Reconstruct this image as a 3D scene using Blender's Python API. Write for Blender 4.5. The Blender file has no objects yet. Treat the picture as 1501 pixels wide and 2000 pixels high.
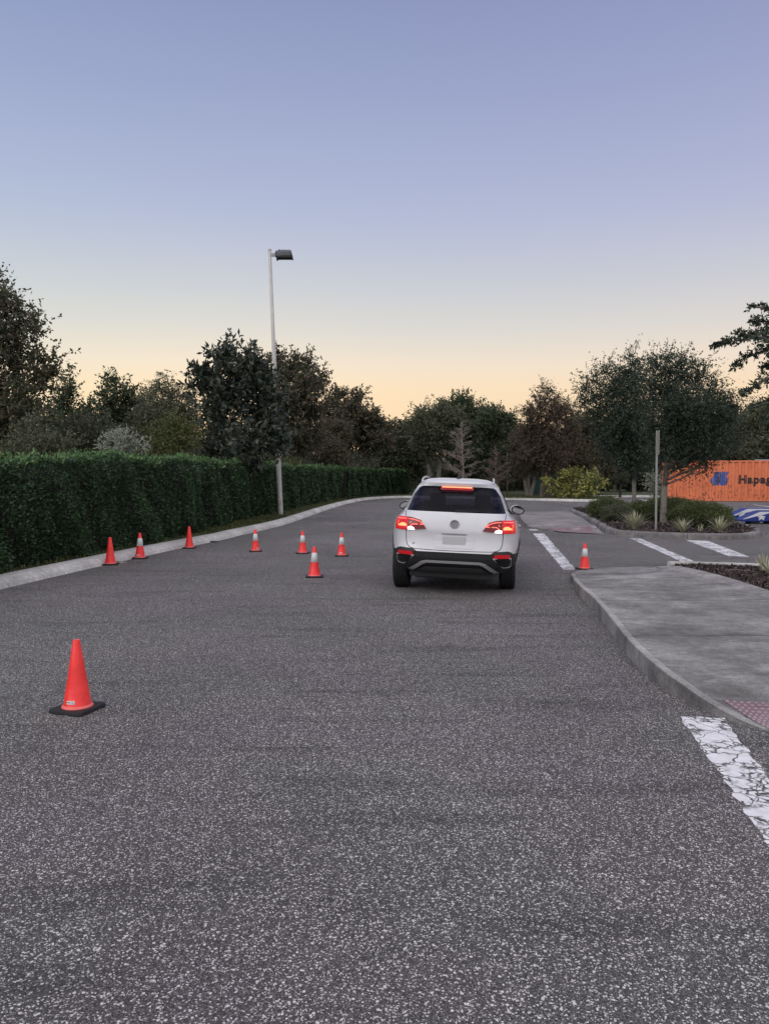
import bpy, bmesh, math, random
import numpy as np
from mathutils import Vector, Matrix
from mathutils.bvhtree import BVHTree
random.seed(7)
rng = np.random.default_rng(11)
R = math.radians
C = bpy.context.scene.collection
SC = bpy.context.scene

# ------------------------------------------------------------------ camera
EYE = 1.66
PITCH = math.atan(72/1500)
cd = bpy.data.cameras.new("camera"); cam = bpy.data.objects.new("camera", cd); C.objects.link(cam)
cd.sensor_fit = 'VERTICAL'; cd.sensor_height = 24.0; cd.lens = 18.0
cd.clip_start = 0.05; cd.clip_end = 3000
cam.location = (0, 0, EYE); cam.rotation_euler = (R(90)-PITCH, 0, 0)
SC.camera = cam

# ------------------------------------------------------------------ world, sun, exposure
FILL_EL, FILL_AZ = R(40), R(-52)       # soft fill lamp added from behind left; the sunset glow lies ahead
w = bpy.data.worlds.new("World"); SC.world = w; w.use_nodes = True
nt = w.node_tree; nt.nodes.clear()
N = nt.nodes.new; L = nt.links.new
out = N('ShaderNodeOutputWorld'); bg = N('ShaderNodeBackground')
sky = N('ShaderNodeTexSky'); sky.sky_type = 'NISHITA'; sky.sun_disc = False
sky.sun_elevation = R(2.0); sky.sun_rotation = R(-12); sky.air_density = 1.0; sky.dust_density = 1.2
tc = N('ShaderNodeTexCoord'); sep = N('ShaderNodeSeparateXYZ'); L(tc.outputs['Generated'], sep.inputs[0])
asn = N('ShaderNodeMath'); asn.operation = 'ARCSINE'; L(sep.outputs['Z'], asn.inputs[0])
dv = N('ShaderNodeMath'); dv.operation = 'DIVIDE'; dv.inputs[1].default_value = math.pi/2; L(asn.outputs[0], dv.inputs[0])
def s2l(c):
    return tuple(((v/255)/12.92 if v/255 <= .04045 else ((v/255+.055)/1.055)**2.4) for v in c)
SKY = [(-2,(150,140,128)),(0,(238,201,157)),(2,(244,209,169)),(4,(246,218,181)),(6.4,(245,222,190)),(8,(237,223,204)),(10.5,(216,214,209)),
       (13.4,(199,203,211)),(17.7,(179,187,213)),(20,(171,180,210)),(26,(153,163,200)),(32,(138,148,188)),(40,(130,142,184)),(90,(120,134,184))]
def ramp(stops):
    r = N('ShaderNodeValToRGB'); e = r.color_ramp.elements
    r.color_ramp.interpolation = 'LINEAR'
    for i, (d, c) in enumerate(stops):
        p = max(0, d/90)
        el = e[i] if i < 2 else e.new(p)
        el.position = p; el.color = (*s2l(c), 1)
    return r
rp = ramp(SKY[1:]); L(dv.outputs[0], rp.inputs[0])
# slightly yellower to the left, pinker to the right of the afterglow
mixy = N('ShaderNodeMixRGB'); mixy.blend_type = 'MULTIPLY'; mixy.inputs[0].default_value = 1
az = N('ShaderNodeMapRange'); az.inputs[1].default_value = -.5; az.inputs[2].default_value = .5
L(sep.outputs['X'], az.inputs[0])
azr = N('ShaderNodeValToRGB'); azr.color_ramp.elements[0].color = (1.0, 1.05, 1.03, 1); azr.color_ramp.elements[1].color = (1.03, .99, 1.0, 1)
L(az.outputs[0], azr.inputs[0]); L(rp.outputs[0], mixy.inputs[1]); L(azr.outputs[0], mixy.inputs[2])
# sky brightened overhead and behind the camera, added to light car and ground
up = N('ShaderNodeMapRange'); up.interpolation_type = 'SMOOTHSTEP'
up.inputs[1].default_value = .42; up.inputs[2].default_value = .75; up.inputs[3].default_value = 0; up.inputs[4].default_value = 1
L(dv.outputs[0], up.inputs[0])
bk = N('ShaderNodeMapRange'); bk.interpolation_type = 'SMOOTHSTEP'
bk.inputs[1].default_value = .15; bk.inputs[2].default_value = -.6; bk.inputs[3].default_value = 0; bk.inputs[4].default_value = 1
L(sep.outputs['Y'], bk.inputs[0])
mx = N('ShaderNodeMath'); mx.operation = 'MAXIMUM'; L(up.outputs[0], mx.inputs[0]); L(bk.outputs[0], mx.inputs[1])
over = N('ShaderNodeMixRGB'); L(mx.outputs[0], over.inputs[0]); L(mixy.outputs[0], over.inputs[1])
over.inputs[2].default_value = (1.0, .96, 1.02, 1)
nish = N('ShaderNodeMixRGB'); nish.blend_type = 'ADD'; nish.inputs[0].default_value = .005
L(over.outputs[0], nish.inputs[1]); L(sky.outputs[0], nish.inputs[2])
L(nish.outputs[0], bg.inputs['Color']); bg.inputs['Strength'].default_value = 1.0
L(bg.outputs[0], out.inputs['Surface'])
sd = bpy.data.lights.new("fill_sun", 'SUN'); sd.energy = .8; sd.angle = R(40); sd.color = (1.0, .95, .93)
so = bpy.data.objects.new("fill_sun", sd); C.objects.link(so)
so.rotation_euler = (R(90)-FILL_EL, 0, FILL_AZ)
SC.view_settings.view_transform = 'Standard'; SC.view_settings.look = 'None'
SC.view_settings.gamma = 1; SC.view_settings.exposure = 0
SC.cycles.max_bounces = 6; SC.cycles.transparent_max_bounces = 8

# ------------------------------------------------------------------ helpers
def ray(px, py):
    u = (px-750.5)/1500; v = (1000-py)/1500
    c, s = math.cos(PITCH), math.sin(PITCH)
    return Vector((u, c+v*s, v*c-s))
def gp(px, py, z=0.0):
    """world point at height z seen at this place of the photograph"""
    d = ray(px, py); t = (z-EYE)/d.z
    return (d.x*t, d.y*t)
def dp(px, py, Y):
    """world point at depth Y"""
    d = ray(px, py); t = Y/d.y
    return Vector((d.x*t, Y, EYE+d.z*t))

def tag(o, label=None, cat=None, group=None, kind=None):
    if label: o['label'] = label
    if cat: o['category'] = cat
    if group: o['group'] = group
    if kind: o['kind'] = kind
    return o
def empty(name, loc=(0,0,0), rz=0):
    o = bpy.data.objects.new(name, None); C.objects.link(o); o.location = loc; o.rotation_euler = (0,0,rz)
    o.empty_display_size = .2
    return o
def link(name, me, mats, parent=None, smooth=False):
    o = bpy.data.objects.new(name, me); C.objects.link(o)
    for m in (mats if isinstance(mats, (list, tuple)) else [mats]): me.materials.append(m)
    if smooth:
        me.polygons.foreach_set('use_smooth', [True]*len(me.polygons))
    if parent: o.parent = parent
    return o
def bmobj(name, bm, mats, parent=None, smooth=False, norm=True):
    if norm: bmesh.ops.recalc_face_normals(bm, faces=bm.faces)
    me = bpy.data.meshes.new(name); bm.to_mesh(me); bm.free()
    return link(name, me, mats, parent, smooth)
class MB:
    def __init__(s): s.v = []; s.f = []; s.m = []
    def add(s, vs, fs, m=0):
        b = len(s.v); s.v += [tuple(v) for v in vs]; s.f += [tuple(b+i for i in f) for f in fs]; s.m += [m]*len(fs)
    def box(s, x0, x1, y0, y1, z0, z1, m=0, M=None):
        vs = [Vector(p) for p in ((x0,y0,z0),(x1,y0,z0),(x1,y1,z0),(x0,y1,z0),(x0,y0,z1),(x1,y0,z1),(x1,y1,z1),(x0,y1,z1))]
        if M: vs = [M@v for v in vs]
        s.add(vs, [(0,3,2,1),(4,5,6,7),(0,1,5,4),(1,2,6,5),(2,3,7,6),(3,0,4,7)], m)
    def tube(s, pts, rad, n=7, m=0, cap=True):
        pts = [Vector(p) for p in pts]; rings = []
        if not isinstance(rad, (list, tuple)): rad = [rad]*len(pts)
        t0 = (pts[1]-pts[0]).normalized()
        a = Vector((1,0,0)) if abs(t0.x) < .8 else Vector((0,1,0))
        nx = t0.cross(a).normalized()
        vs = []
        for i, p in enumerate(pts):
            t = (pts[min(i+1,len(pts)-1)]-pts[max(i-1,0)]).normalized()
            nx = (nx-t*nx.dot(t)).normalized(); ny = t.cross(nx)
            for k in range(n):
                q = 2*math.pi*k/n; vs.append(p+(nx*math.cos(q)+ny*math.sin(q))*rad[i])
        fs = []
        for i in range(len(pts)-1):
            for k in range(n):
                fs.append((i*n+k, i*n+(k+1)%n, (i+1)*n+(k+1)%n, (i+1)*n+k))
        if cap: fs.append(tuple(range(n))[::-1]); fs.append(tuple((len(pts)-1)*n+k for k in range(n)))
        s.add(vs, fs, m)
    def lathe(s, prof, n=32, m=0, c=(0,0,0)):
        vs = []
        for r, z in prof:
            for k in range(n):
                q = 2*math.pi*k/n; vs.append((c[0]+r*math.cos(q), c[1]+r*math.sin(q), c[2]+z))
        fs = [(i*n+k, i*n+(k+1)%n, (i+1)*n+(k+1)%n, (i+1)*n+k) for i in range(len(prof)-1) for k in range(n)]
        s.add(vs, fs, m)
    def build(s, name, mats, parent=None, smooth=False):
        me = bpy.data.meshes.new(name); me.from_pydata(s.v, [], s.f); me.update()
        o = link(name, me, mats, parent, smooth)
        me.polygons.foreach_set('material_index', s.m); me.update()
        return o
def bevel(o, wd, seg=2, ang=40):
    b = o.modifiers.new('b', 'BEVEL'); b.width = wd; b.segments = seg; b.limit_method = 'ANGLE'; b.angle_limit = R(ang)
    return o
def catmull(P, n=8, closed=False):
    P = [Vector(p) for p in P]; outp = []
    m = len(P)
    for i in range(m if closed else m-1):
        if closed: a, b, c, d = P[(i-1)%m], P[i], P[(i+1)%m], P[(i+2)%m]
        else: a, b, c, d = P[max(i-1,0)], P[i], P[i+1], P[min(i+2,m-1)]
        for k in range(n):
            t = k/n
            outp.append(.5*((2*b)+(c-a)*t+(2*a-5*b+4*c-d)*t*t+(-a+3*b-3*c+d)*t**3))
    if not closed: outp.append(P[-1])
    return outp

# ------------------------------------------------------------------ materials
def mat(name, col=(.5,.5,.5), rough=.6, metal=0.0, **kw):
    m = bpy.data.materials.new(name); m.use_nodes = True
    b = m.node_tree.nodes['Principled BSDF']
    b.inputs['Base Color'].default_value = (*col, 1); b.inputs['Roughness'].default_value = rough
    b.inputs['Metallic'].default_value = metal
    for k, v in kw.items():
        b.inputs[k.replace('_', ' ')].default_value = v
    m['_b'] = 1
    return m
class NT:
    def __init__(s, m): s.t = m.node_tree; s.b = s.t.nodes['Principled BSDF']; s.tc = None
    def n(s, ty, **kw):
        x = s.t.nodes.new(ty)
        for k, v in kw.items(): setattr(x, k, v)
        return x
    def l(s, a, b): s.t.links.new(a, b)
    def coord(s):
        if not s.tc: s.tc = s.n('ShaderNodeTexCoord')
        return s.tc.outputs['Object']
    def noise(s, sc, det=4, rough=.55, vec=None):
        x = s.n('ShaderNodeTexNoise'); x.inputs['Scale'].default_value = sc; x.inputs['Detail'].default_value = det
        x.inputs['Roughness'].default_value = rough; s.l(vec or s.coord(), x.inputs['Vector']); return x.outputs['Fac']
    def voro(s, sc, feat='F1', o='Color', vec=None):
        x = s.n('ShaderNodeTexVoronoi'); x.feature = feat; x.inputs['Scale'].default_value = sc
        s.l(vec or s.coord(), x.inputs['Vector']); return x.outputs[o]
    def ramp(s, fac, stops, interp='LINEAR'):
        r = s.n('ShaderNodeValToRGB'); r.color_ramp.interpolation = interp; e = r.color_ramp.elements
        for i, (p, c) in enumerate(stops):
            el = e[i] if i < 2 else e.new(p)
            el.position = p; el.color = (*c, 1) if len(c) == 3 else c
        s.l(fac, r.inputs[0]); return r.outputs[0]
    def mix(s, fac, a, b, mode='MIX'):
        x = s.n('ShaderNodeMixRGB'); x.blend_type = mode
        for i, v in enumerate((fac, a, b)):
            if isinstance(v, (int, float)): x.inputs[i].default_value = v if i == 0 else (v, v, v, 1)
            elif isinstance(v, tuple): x.inputs[i].default_value = (*v, 1)
            else: s.l(v, x.inputs[i])
        return x.outputs[0]
    def bump(s, h, st=.4, d=.01):
        x = s.n('ShaderNodeBump'); x.inputs['Strength'].default_value = st; x.inputs['Distance'].default_value = d
        s.l(h, x.inputs['Height']); s.l(x.outputs[0], s.b.inputs['Normal'])
    def col(s, c): s.l(c, s.b.inputs['Base Color'])
g3 = lambda v: (v, v, v)

def asphalt():
    m = mat('asphalt', rough=.85); t = NT(m)
    m.node_tree.nodes['Principled BSDF'].inputs['Specular IOR Level'].default_value = .35
    cell = t.voro(175, 'F1', 'Color'); sp = t.n('ShaderNodeSeparateColor'); t.l(cell, sp.inputs[0])
    grain = t.ramp(sp.outputs[0], [(0, (.022,.020,.022)), (.50, (.058,.054,.056)), (.78, (.115,.108,.110)), (.86, (.20,.19,.19)), (.89, (.52,.50,.50)), (1, (.85,.83,.81))])
    cell2 = t.voro(330, 'F1', 'Color'); sp2 = t.n('ShaderNodeSeparateColor'); t.l(cell2, sp2.inputs[0])
    fine = t.ramp(sp2.outputs[1], [(0, (.028,.026,.028)), (.6, (.09,.085,.086)), (.88, (.20,.19,.19)), (.92, (.55,.53,.52)), (1, (.75,.73,.72))])
    base = t.mix(.30, grain, fine)
    cell3 = t.voro(64, 'F1', 'Color'); sp3 = t.n('ShaderNodeSeparateColor'); t.l(cell3, sp3.inputs[0])
    near = t.voro(64, 'F1', 'Distance'); st1 = t.ramp(sp3.outputs[2], [(.965, g3(0)), (.97, g3(1))]); st2 = t.ramp(near, [(.30, g3(1)), (.40, g3(0))])
    base = t.mix(t.mix(1, st1, st2, 'MULTIPLY'), base, (.62,.60,.58))
    big = t.ramp(t.noise(.35, 5, .6), [(.3, (.87,.86,.84)), (.7, (1.27,1.25,1.22))])
    base = t.mix(1, base, big, 'MULTIPLY')
    tint = t.ramp(t.noise(.45, 2, .5), [(.35, (1.04,.98,1.04)), (.5, (1,1,1)), (.68, (.95,1.02,.98))])
    base = t.mix(.8, base, tint, 'MULTIPLY')
    # dark scuffs and tyre marks stretched along the lane
    mp = t.n('ShaderNodeMapping'); mp.inputs['Scale'].default_value = (.35, 2.6, 1); mp.inputs['Rotation'].default_value = (0,0,R(6)); t.l(t.coord(), mp.inputs[0])
    sc = t.ramp(t.noise(1.3, 5, .65, mp.outputs[0]), [(.54, g3(1)), (.66, g3(.50))])
    base = t.mix(.6, base, sc, 'MULTIPLY')
    # a few sealed hairline cracks
    wv = t.noise(.9, 3, .6)
    vv = t.n('ShaderNodeVectorMath', operation='ADD'); t.l(t.coord(), vv.inputs[0])
    sm = t.n('ShaderNodeVectorMath', operation='SCALE'); cb = t.n('ShaderNodeCombineXYZ'); t.l(wv, cb.inputs[0]); t.l(t.noise(1.1,3,.6), cb.inputs[1]); t.l(cb.outputs[0], sm.inputs[0]); sm.inputs['Scale'].default_value = 1.6
    t.l(sm.outputs[0], vv.inputs[1])
    ed = t.voro(.16, 'DISTANCE_TO_EDGE', 'Distance', vv.outputs[0])
    cr = t.ramp(ed, [(0, g3(.75)), (.0010, g3(1))])
    msk = t.ramp(t.noise(.23, 2), [(.56, g3(0)), (.62, g3(1))])
    base = t.mix(msk, base, t.mix(1, base, cr, 'MULTIPLY'))
    t.col(base)
    t.bump(sp.outputs[0], .7, .005)
    return m
def concrete(name, a, b, stain=.5, joint=None, streak=True):
    m = mat(name, rough=.88); t = NT(m)
    base = t.ramp(t.noise(1.6, 6, .65), [(.3, a), (.7, b)])
    med = t.ramp(t.noise(16, 4, .7), [(.35, g3(.82)), (.65, g3(1.2))]); base = t.mix(.9, base, med, 'MULTIPLY')
    fine = t.ramp(t.noise(110, 3, .8), [(.32, g3(.5)), (.68, g3(1.5))]); base = t.mix(.8, base, fine, 'MULTIPLY')
    st = t.ramp(t.noise(.75, 6, .7), [(.42, g3(1)), (.62, g3(stain))]); base = t.mix(.85, base, st, 'MULTIPLY')
    if streak:
        mp = t.n('ShaderNodeMapping'); mp.inputs['Scale'].default_value = (1.0, 2.6, 1); mp.inputs['Rotation'].default_value = (0,0,R(55)); t.l(t.coord(), mp.inputs[0])
        s2 = t.ramp(t.noise(1.7, 7, .75, mp.outputs[0]), [(.4, g3(.78)), (.64, g3(1.4))]); base = t.mix(.75, base, s2, 'MULTIPLY')
    if joint:
        sp = t.n('ShaderNodeSeparateXYZ'); t.l(t.coord(), sp.inputs[0])
        a1 = t.n('ShaderNodeMath', operation='MULTIPLY_ADD'); t.l(sp.outputs['X'], a1.inputs[0]); a1.inputs[1].default_value = joint[2]; t.l(sp.outputs['Y'], a1.inputs[2])
        a2 = t.n('ShaderNodeMath', operation='ADD'); t.l(a1.outputs[0], a2.inputs[0]); a2.inputs[1].default_value = -joint[0]+joint[1]*50
        a3 = t.n('ShaderNodeMath', operation='MODULO'); t.l(a2.outputs[0], a3.inputs[0]); a3.inputs[1].default_value = joint[1]
        a4 = t.n('ShaderNodeMath', operation='LESS_THAN'); t.l(a3.outputs[0], a4.inputs[0]); a4.inputs[1].default_value = .022
        base = t.mix(a4.outputs[0], base, (.03,.03,.03))
    t.col(base); t.bump(t.noise(90, 3, .7), .3, .004)
    return m
def blotch(name, cols, sc=3, rough=.8, bsc=40, bst=.3):
    m = mat(name, rough=rough); t = NT(m)
    n = len(cols); t.col(t.ramp(t.noise(sc, 6, .65), [(.25+.5*i/(n-1), c) for i, c in enumerate(cols)]))
    if bst: t.bump(t.noise(bsc, 4, .7), bst, .01)
    return m
def leafmat(name, cols, rough=.5, trans=.25):
    """each leaf takes one of the colours of its kind"""
    m = mat(name, rough=rough); t = NT(m)
    g = t.n('ShaderNodeNewGeometry'); n = len(cols)
    c = t.ramp(g.outputs['Random Per Island'], [(i/(n-1), c) for i, c in enumerate(cols)])
    big = t.ramp(t.noise(.9, 3, .5), [(.3, g3(.75)), (.7, g3(1.25))]); c = t.mix(1, c, big, 'MULTIPLY')
    t.col(c); t.b.inputs['Specular IOR Level'].default_value = .3
    if trans:
        tr = t.n('ShaderNodeBsdfTranslucent'); t.l(c, tr.inputs[0]); mx = t.n('ShaderNodeMixShader'); mx.inputs[0].default_value = trans
        o = t.t.nodes['Material Output']; t.l(t.b.outputs[0], mx.inputs[1]); t.l(tr.outputs[0], mx.inputs[2]); t.l(mx.outputs[0], o.inputs[0])
    return m
def emit(name, col, st, base=(.2,.01,.01)):
    m = mat(name, base, .25); b = m.node_tree.nodes['Principled BSDF']
    b.inputs['Emission Color'].default_value = (*col, 1); b.inputs['Emission Strength'].default_value = st
    return m
def roadpaint():
    m = mat('cracked_road_paint', rough=.75); t = NT(m)
    wob = t.noise(9, 3, .6); vv = t.n('ShaderNodeVectorMath', operation='ADD'); t.l(t.coord(), vv.inputs[0])
    cb = t.n('ShaderNodeCombineXYZ'); t.l(wob, cb.inputs[0]); t.l(t.noise(8, 3, .6), cb.inputs[1])
    sm = t.n('ShaderNodeVectorMath', operation='SCALE'); t.l(cb.outputs[0], sm.inputs[0]); sm.inputs['Scale'].default_value = .12; t.l(sm.outputs[0], vv.inputs[1])
    ed = t.voro(5.2, 'DISTANCE_TO_EDGE', 'Distance', vv.outputs[0])
    ed2 = t.voro(17, 'DISTANCE_TO_EDGE', 'Distance', vv.outputs[0])
    msk2 = t.ramp(t.noise(3.2, 3, .6), [(.47, g3(0)), (.56, g3(1))])
    c1 = t.ramp(ed, [(.007, g3(0)), (.022, g3(1))]); c2 = t.ramp(ed2, [(.05, g3(0)), (.12, g3(1))])
    c2 = t.mix(msk2, 1.0, c2)
    chips = t.ramp(t.noise(14, 4, .65), [(.64, g3(1)), (.68, g3(0))])
    f = t.mix(1, t.mix(1, c1, c2, 'MULTIPLY'), chips, 'MULTIPLY')
    wh = t.ramp(t.noise(11, 5, .7), [(.3, (.60,.60,.61)), (.7, (.86,.86,.88))])
    t.col(wh)
    tr = t.n('ShaderNodeBsdfTransparent'); mx = t.n('ShaderNodeMixShader'); t.l(f, mx.inputs[0]); t.l(tr.outputs[0], mx.inputs[1]); t.l(t.b.outputs[0], mx.inputs[2])
    t.l(mx.outputs[0], t.t.nodes['Material Output'].inputs[0])
    return m

M_ASPH = asphalt()
M_KERB = concrete('kerb_concrete', (.52,.51,.48), (.68,.665,.63), .68, streak=False)
M_WALK = concrete('stained_concrete', (.145,.139,.135), (.35,.338,.328), .52, joint=(11.15, 2.05, -.04))
M_WALK2 = concrete('far_concrete', (.20,.18,.185), (.32,.29,.295), .6)
M_KERBD = concrete('island_kerb_concrete', (.12,.115,.112), (.30,.285,.28), .5, streak=True)
M_GRASSG = blotch('grass_ground', [(.040,.052,.022), (.065,.085,.032), (.10,.10,.05)], 2.5)
M_SOIL = blotch('leaf_litter', [(.02,.018,.013), (.04,.035,.024), (.07,.06,.04)], 9)
M_MULCH = blotch('mulch_bed', [(.018,.014,.014), (.045,.034,.034), (.09,.07,.07)], 22, .95, 60, .8)
M_PAINT = roadpaint()
M_PAINT2 = blotch('worn_line_paint', [(.38,.38,.38), (.62,.62,.63), (.7,.7,.71)], 9)

# ------------------------------------------------------------------ ground sheet
def sheet(name, pts, z, m, kind='structure', cut=None, zf=None):
    bm = bmesh.new(); bm.faces.new([bm.verts.new((p[0], p[1], z)) for p in pts])
    if cut:
        xs = [p[0] for p in pts]; ys = [p[1] for p in pts]
        for ax, lo, hi in ((0, min(xs), max(xs)), (1, min(ys), max(ys))):
            v = lo+cut
            while v < hi:
                co = (v,0,0) if ax == 0 else (0,v,0); no = (1,0,0) if ax == 0 else (0,1,0)
                bmesh.ops.bisect_plane(bm, geom=bm.verts[:]+bm.edges[:]+bm.faces[:], plane_co=co, plane_no=no); v += cut
    if zf:
        for v in bm.verts: v.co.z = zf(v.co.x, v.co.y)
    bmesh.ops.triangulate(bm, faces=[f for f in bm.faces if len(f.verts) > 4])
    o = bmobj(name, bm, m)
    for p in o.data.polygons:
        if p.normal.z < 0: p.flip()
    if kind: o['kind'] = kind
    return o
sheet('parking_lot', [(-700,-300),(700,-300),(700,1400),(-700,1400)], 0, M_ASPH)

# ------------------------------------------------------------------ kerbs
def kerb(name, pts, m, side=1, wtop=.16, h=.15, seg=3.0, closed=False, hf=None, n=10, prof=None):
    """side=+1: back of the kerb lies to the left of the walking direction"""
    P = catmull([Vector((p[0], p[1], 0)) for p in pts], n, closed)
    d = [0]
    for i in range(1, len(P)): d.append(d[-1]+(P[i]-P[i-1]).length)
    prof = prof or [(0,-.05),(0,.0),(.012,.085),(.03,.125),(.06,.146),(.09,.15),(wtop,.15),(wtop+.004,.12),(wtop+.006,-.05)]
    mb = MB(); nP = len(P)
    rings = []
    for i, p in enumerate(P):
        a = P[(i-1) % nP] if closed else P[max(i-1,0)]; b = P[(i+1) % nP] if closed else P[min(i+1,nP-1)]
        t = (b-a).normalized(); nn = Vector((-t.y, t.x, 0))*side
        hh = (hf(p.x, p.y) if hf else 1.0)*h/.15
        rings.append([Vector((p.x, p.y, 0))+nn*q[0]+Vector((0,0,q[1]*(hh if q[1] > 0 else 1))) for q in prof])
    k = len(prof)
    run = []
    nextj = seg
    def flush(run):
        if len(run) < 2: return
        vs = [v for r in run for v in r]
        fs = [(i*k+j, (i+1)*k+j, (i+1)*k+j+1, i*k+j+1) for i in range(len(run)-1) for j in range(k-1)]
        fs += [tuple(range(k)), tuple((len(run)-1)*k+j for j in range(k))[::-1]]
        mb.add(vs, fs)
    idx = list(range(nP))+([0] if closed else [])
    for c, i in enumerate(idx):
        run.append(rings[i])
        dd = d[i] if not (closed and c == nP) else 1e9
        if dd > nextj and c < len(idx)-1:
            nx = rings[idx[c+1]]
            flush(run)
            run = [[a.lerp(b, .012/max(.05,(b-a).length)) for a, b in zip(rings[i], nx)]]
            nextj += seg
    flush(run)
    o = mb.build(name, m, smooth=False); o['kind'] = 'structure'
    return o
KL = [(-6.6,-4),(-6.4,3),(-6.05,7),(-5.55,11.3),(-5.2,13.8),(-4.72,16.8),(-4.12,19.9),(-3.98,21.1),(-3.3,26.2),(-2.72,37),(-1.9,46.5),(-.6,53),(1.7,56.0),(5.5,54.5),(9.5,50.5),(12.0,48.2),(13.6,47.6),(14.6,48.6),(15.0,51.5),(15.8,56.5),(20,57.5),(40,57.0),(70,56)]
kerb('kerb_along_hedge', KL, M_KERB, 1, .2, prof=[(0,-.05),(0,.0),(.03,.06),(.10,.115),(.15,.14),(.20,.15),(.34,.15),(.345,-.05)])
KLs = catmull([Vector((p[0], p[1], 0)) for p in KL], 10)
def offs(P, d):
    o = []
    for i, p in enumerate(P):
        t = (P[min(i+1,len(P)-1)]-P[max(i-1,0)]).normalized(); o.append(Vector((p.x-t.y*d, p.y+t.x*d, 0)))
    return o
inner = offs(KLs, .33)
mb = MB(); vv = []; nI = len(inner)
for i, p in enumerate(inner):
    f_ = min(1, max(0, (p.y-38)/16)) if p.x < 1.2 else 1.0
    a = math.pi*(1-.5*f_)
    if i and vv and math.cos(a) > 0: a = math.pi/2
    vv += [(p.x, p.y, .135), (p.x+300*math.cos(a), p.y+300*math.sin(a), .135)]
mb.add(vv, [(2*i, 2*i+1, 2*i+3, 2*i+2) for i in range(nI-1)])
g = mb.build('grass_verge', M_GRASSG)
g['kind'] = 'structure'

# ------------------------------------------------------------------ near pavement (kerb ramp corner)
top = [(1115,1121,.06),(1121,1131,.10),(1135,1146,.135),(1157,1164,.15),(1187,1197,.15),(1230,1250,.15),(1287,1302,.14),(1330,1333,.11),(1367,1359,.08),(1417,1389,.045),(1470,1414,.02),(1560,1440,.012),(1760,1472,.012)]
edge = [(*gp(x, y, z), z) for x, y, z in top]
ESM = catmull([Vector(e) for e in edge], 6)
far = [(*gp(x, y, z), z) for x, y, z in ((1292,1108,.015),(1250,1107,.012),(1200,1108,.012),(1150,1111,.02))]
bedk = [Vector((*gp(x, y, z), z)) for x, y, z in ((1296,1106,.06),(1318,1110,.14),(1360,1119,.15),(1424,1137,.15),(1501,1163,.15),(1620,1205,.15),(1760,1255,.15))]
right = [Vector((edge[-1][0]+4, edge[-1][1], .012)), Vector((bedk[-1].x+3, bedk[-1].y-.5, .15))]
outl = ESM+right+bedk[::-1]+[Vector(f) for f in far]
ctrl = [(v.x, v.y, v.z) for v in outl]
for x, y, z in ((1190,1128,.12),(1250,1128,.13),(1300,1131,.15),(1250,1160,.15),(1350,1200,.15),(1450,1250,.15),(1300,1250,.15),(1400,1330,.14),(1500,1330,.13),(1480,1372,.06),(1230,1117,.05),(1170,1117,.07),(1330,1122,.15)):
    ctrl.append((*gp(x, y, z), z))
CT = np.array(ctrl)
def walkz(x, y):
    d = (CT[:,0]-x)**2+(CT[:,1]-y)**2+1e-5
    ww = 1/d**1.7
    return float((ww*CT[:,2]).sum()/ww.sum())
sheet('pavement', [(v.x, v.y) for v in outl], 0, M_WALK, cut=.16, zf=walkz)
# vertical kerb face round the pavement corner
mb = MB(); fr = [Vector(f) for f in far][::-1]; ring = [Vector((f.x, f.y, f.z)) for f in fr]  # far edge towards corner handled below
path = list(reversed([Vector(f) for f in far][0:0]))+ESM
vs = []; k = 6
for i, p in enumerate(path):
    t = (path[min(i+1,len(path)-1)]-path[max(i-1,0)]); t.z = 0; t.normalize(); n = Vector((t.y, -t.x, 0))
    if n.x > 0 and n.y > 0: n = -n
    n = Vector((t.y, -t.x, 0)); 
    # outward = to the right of travel direction reversed so that it faces the road
    n = n if (n.x < 0 or n.y < 0) else -n
    z = walkz(p.x, p.y)
    for d, zz in ((-.05, z+.003),(-.002, z+.0035),(.008, z-.005),(.012, z-.018),(.022, 0),(.024,-.05)):
        vs.append((p.x+n.x*d, p.y+n.y*d, zz if zz <= z+.01 else z))
fs = [(i*k+j, (i+1)*k+j, (i+1)*k+j+1, i*k+j+1) for i in range(len(path)-1) for j in range(k-1)]
mb.add(vs, fs); M_ARR = concrete('worn_kerb_edge', (.26,.25,.24), (.46,.45,.43), .6, streak=False)
o = mb.build('pavement_kerb', [M_KERBD, M_ARR]); o.data.polygons.foreach_set('material_index', [1 if (i % 5) < 2 else 0 for i in range(len(fs))]); o.data.update(); o['kind'] = 'structure'

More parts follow.
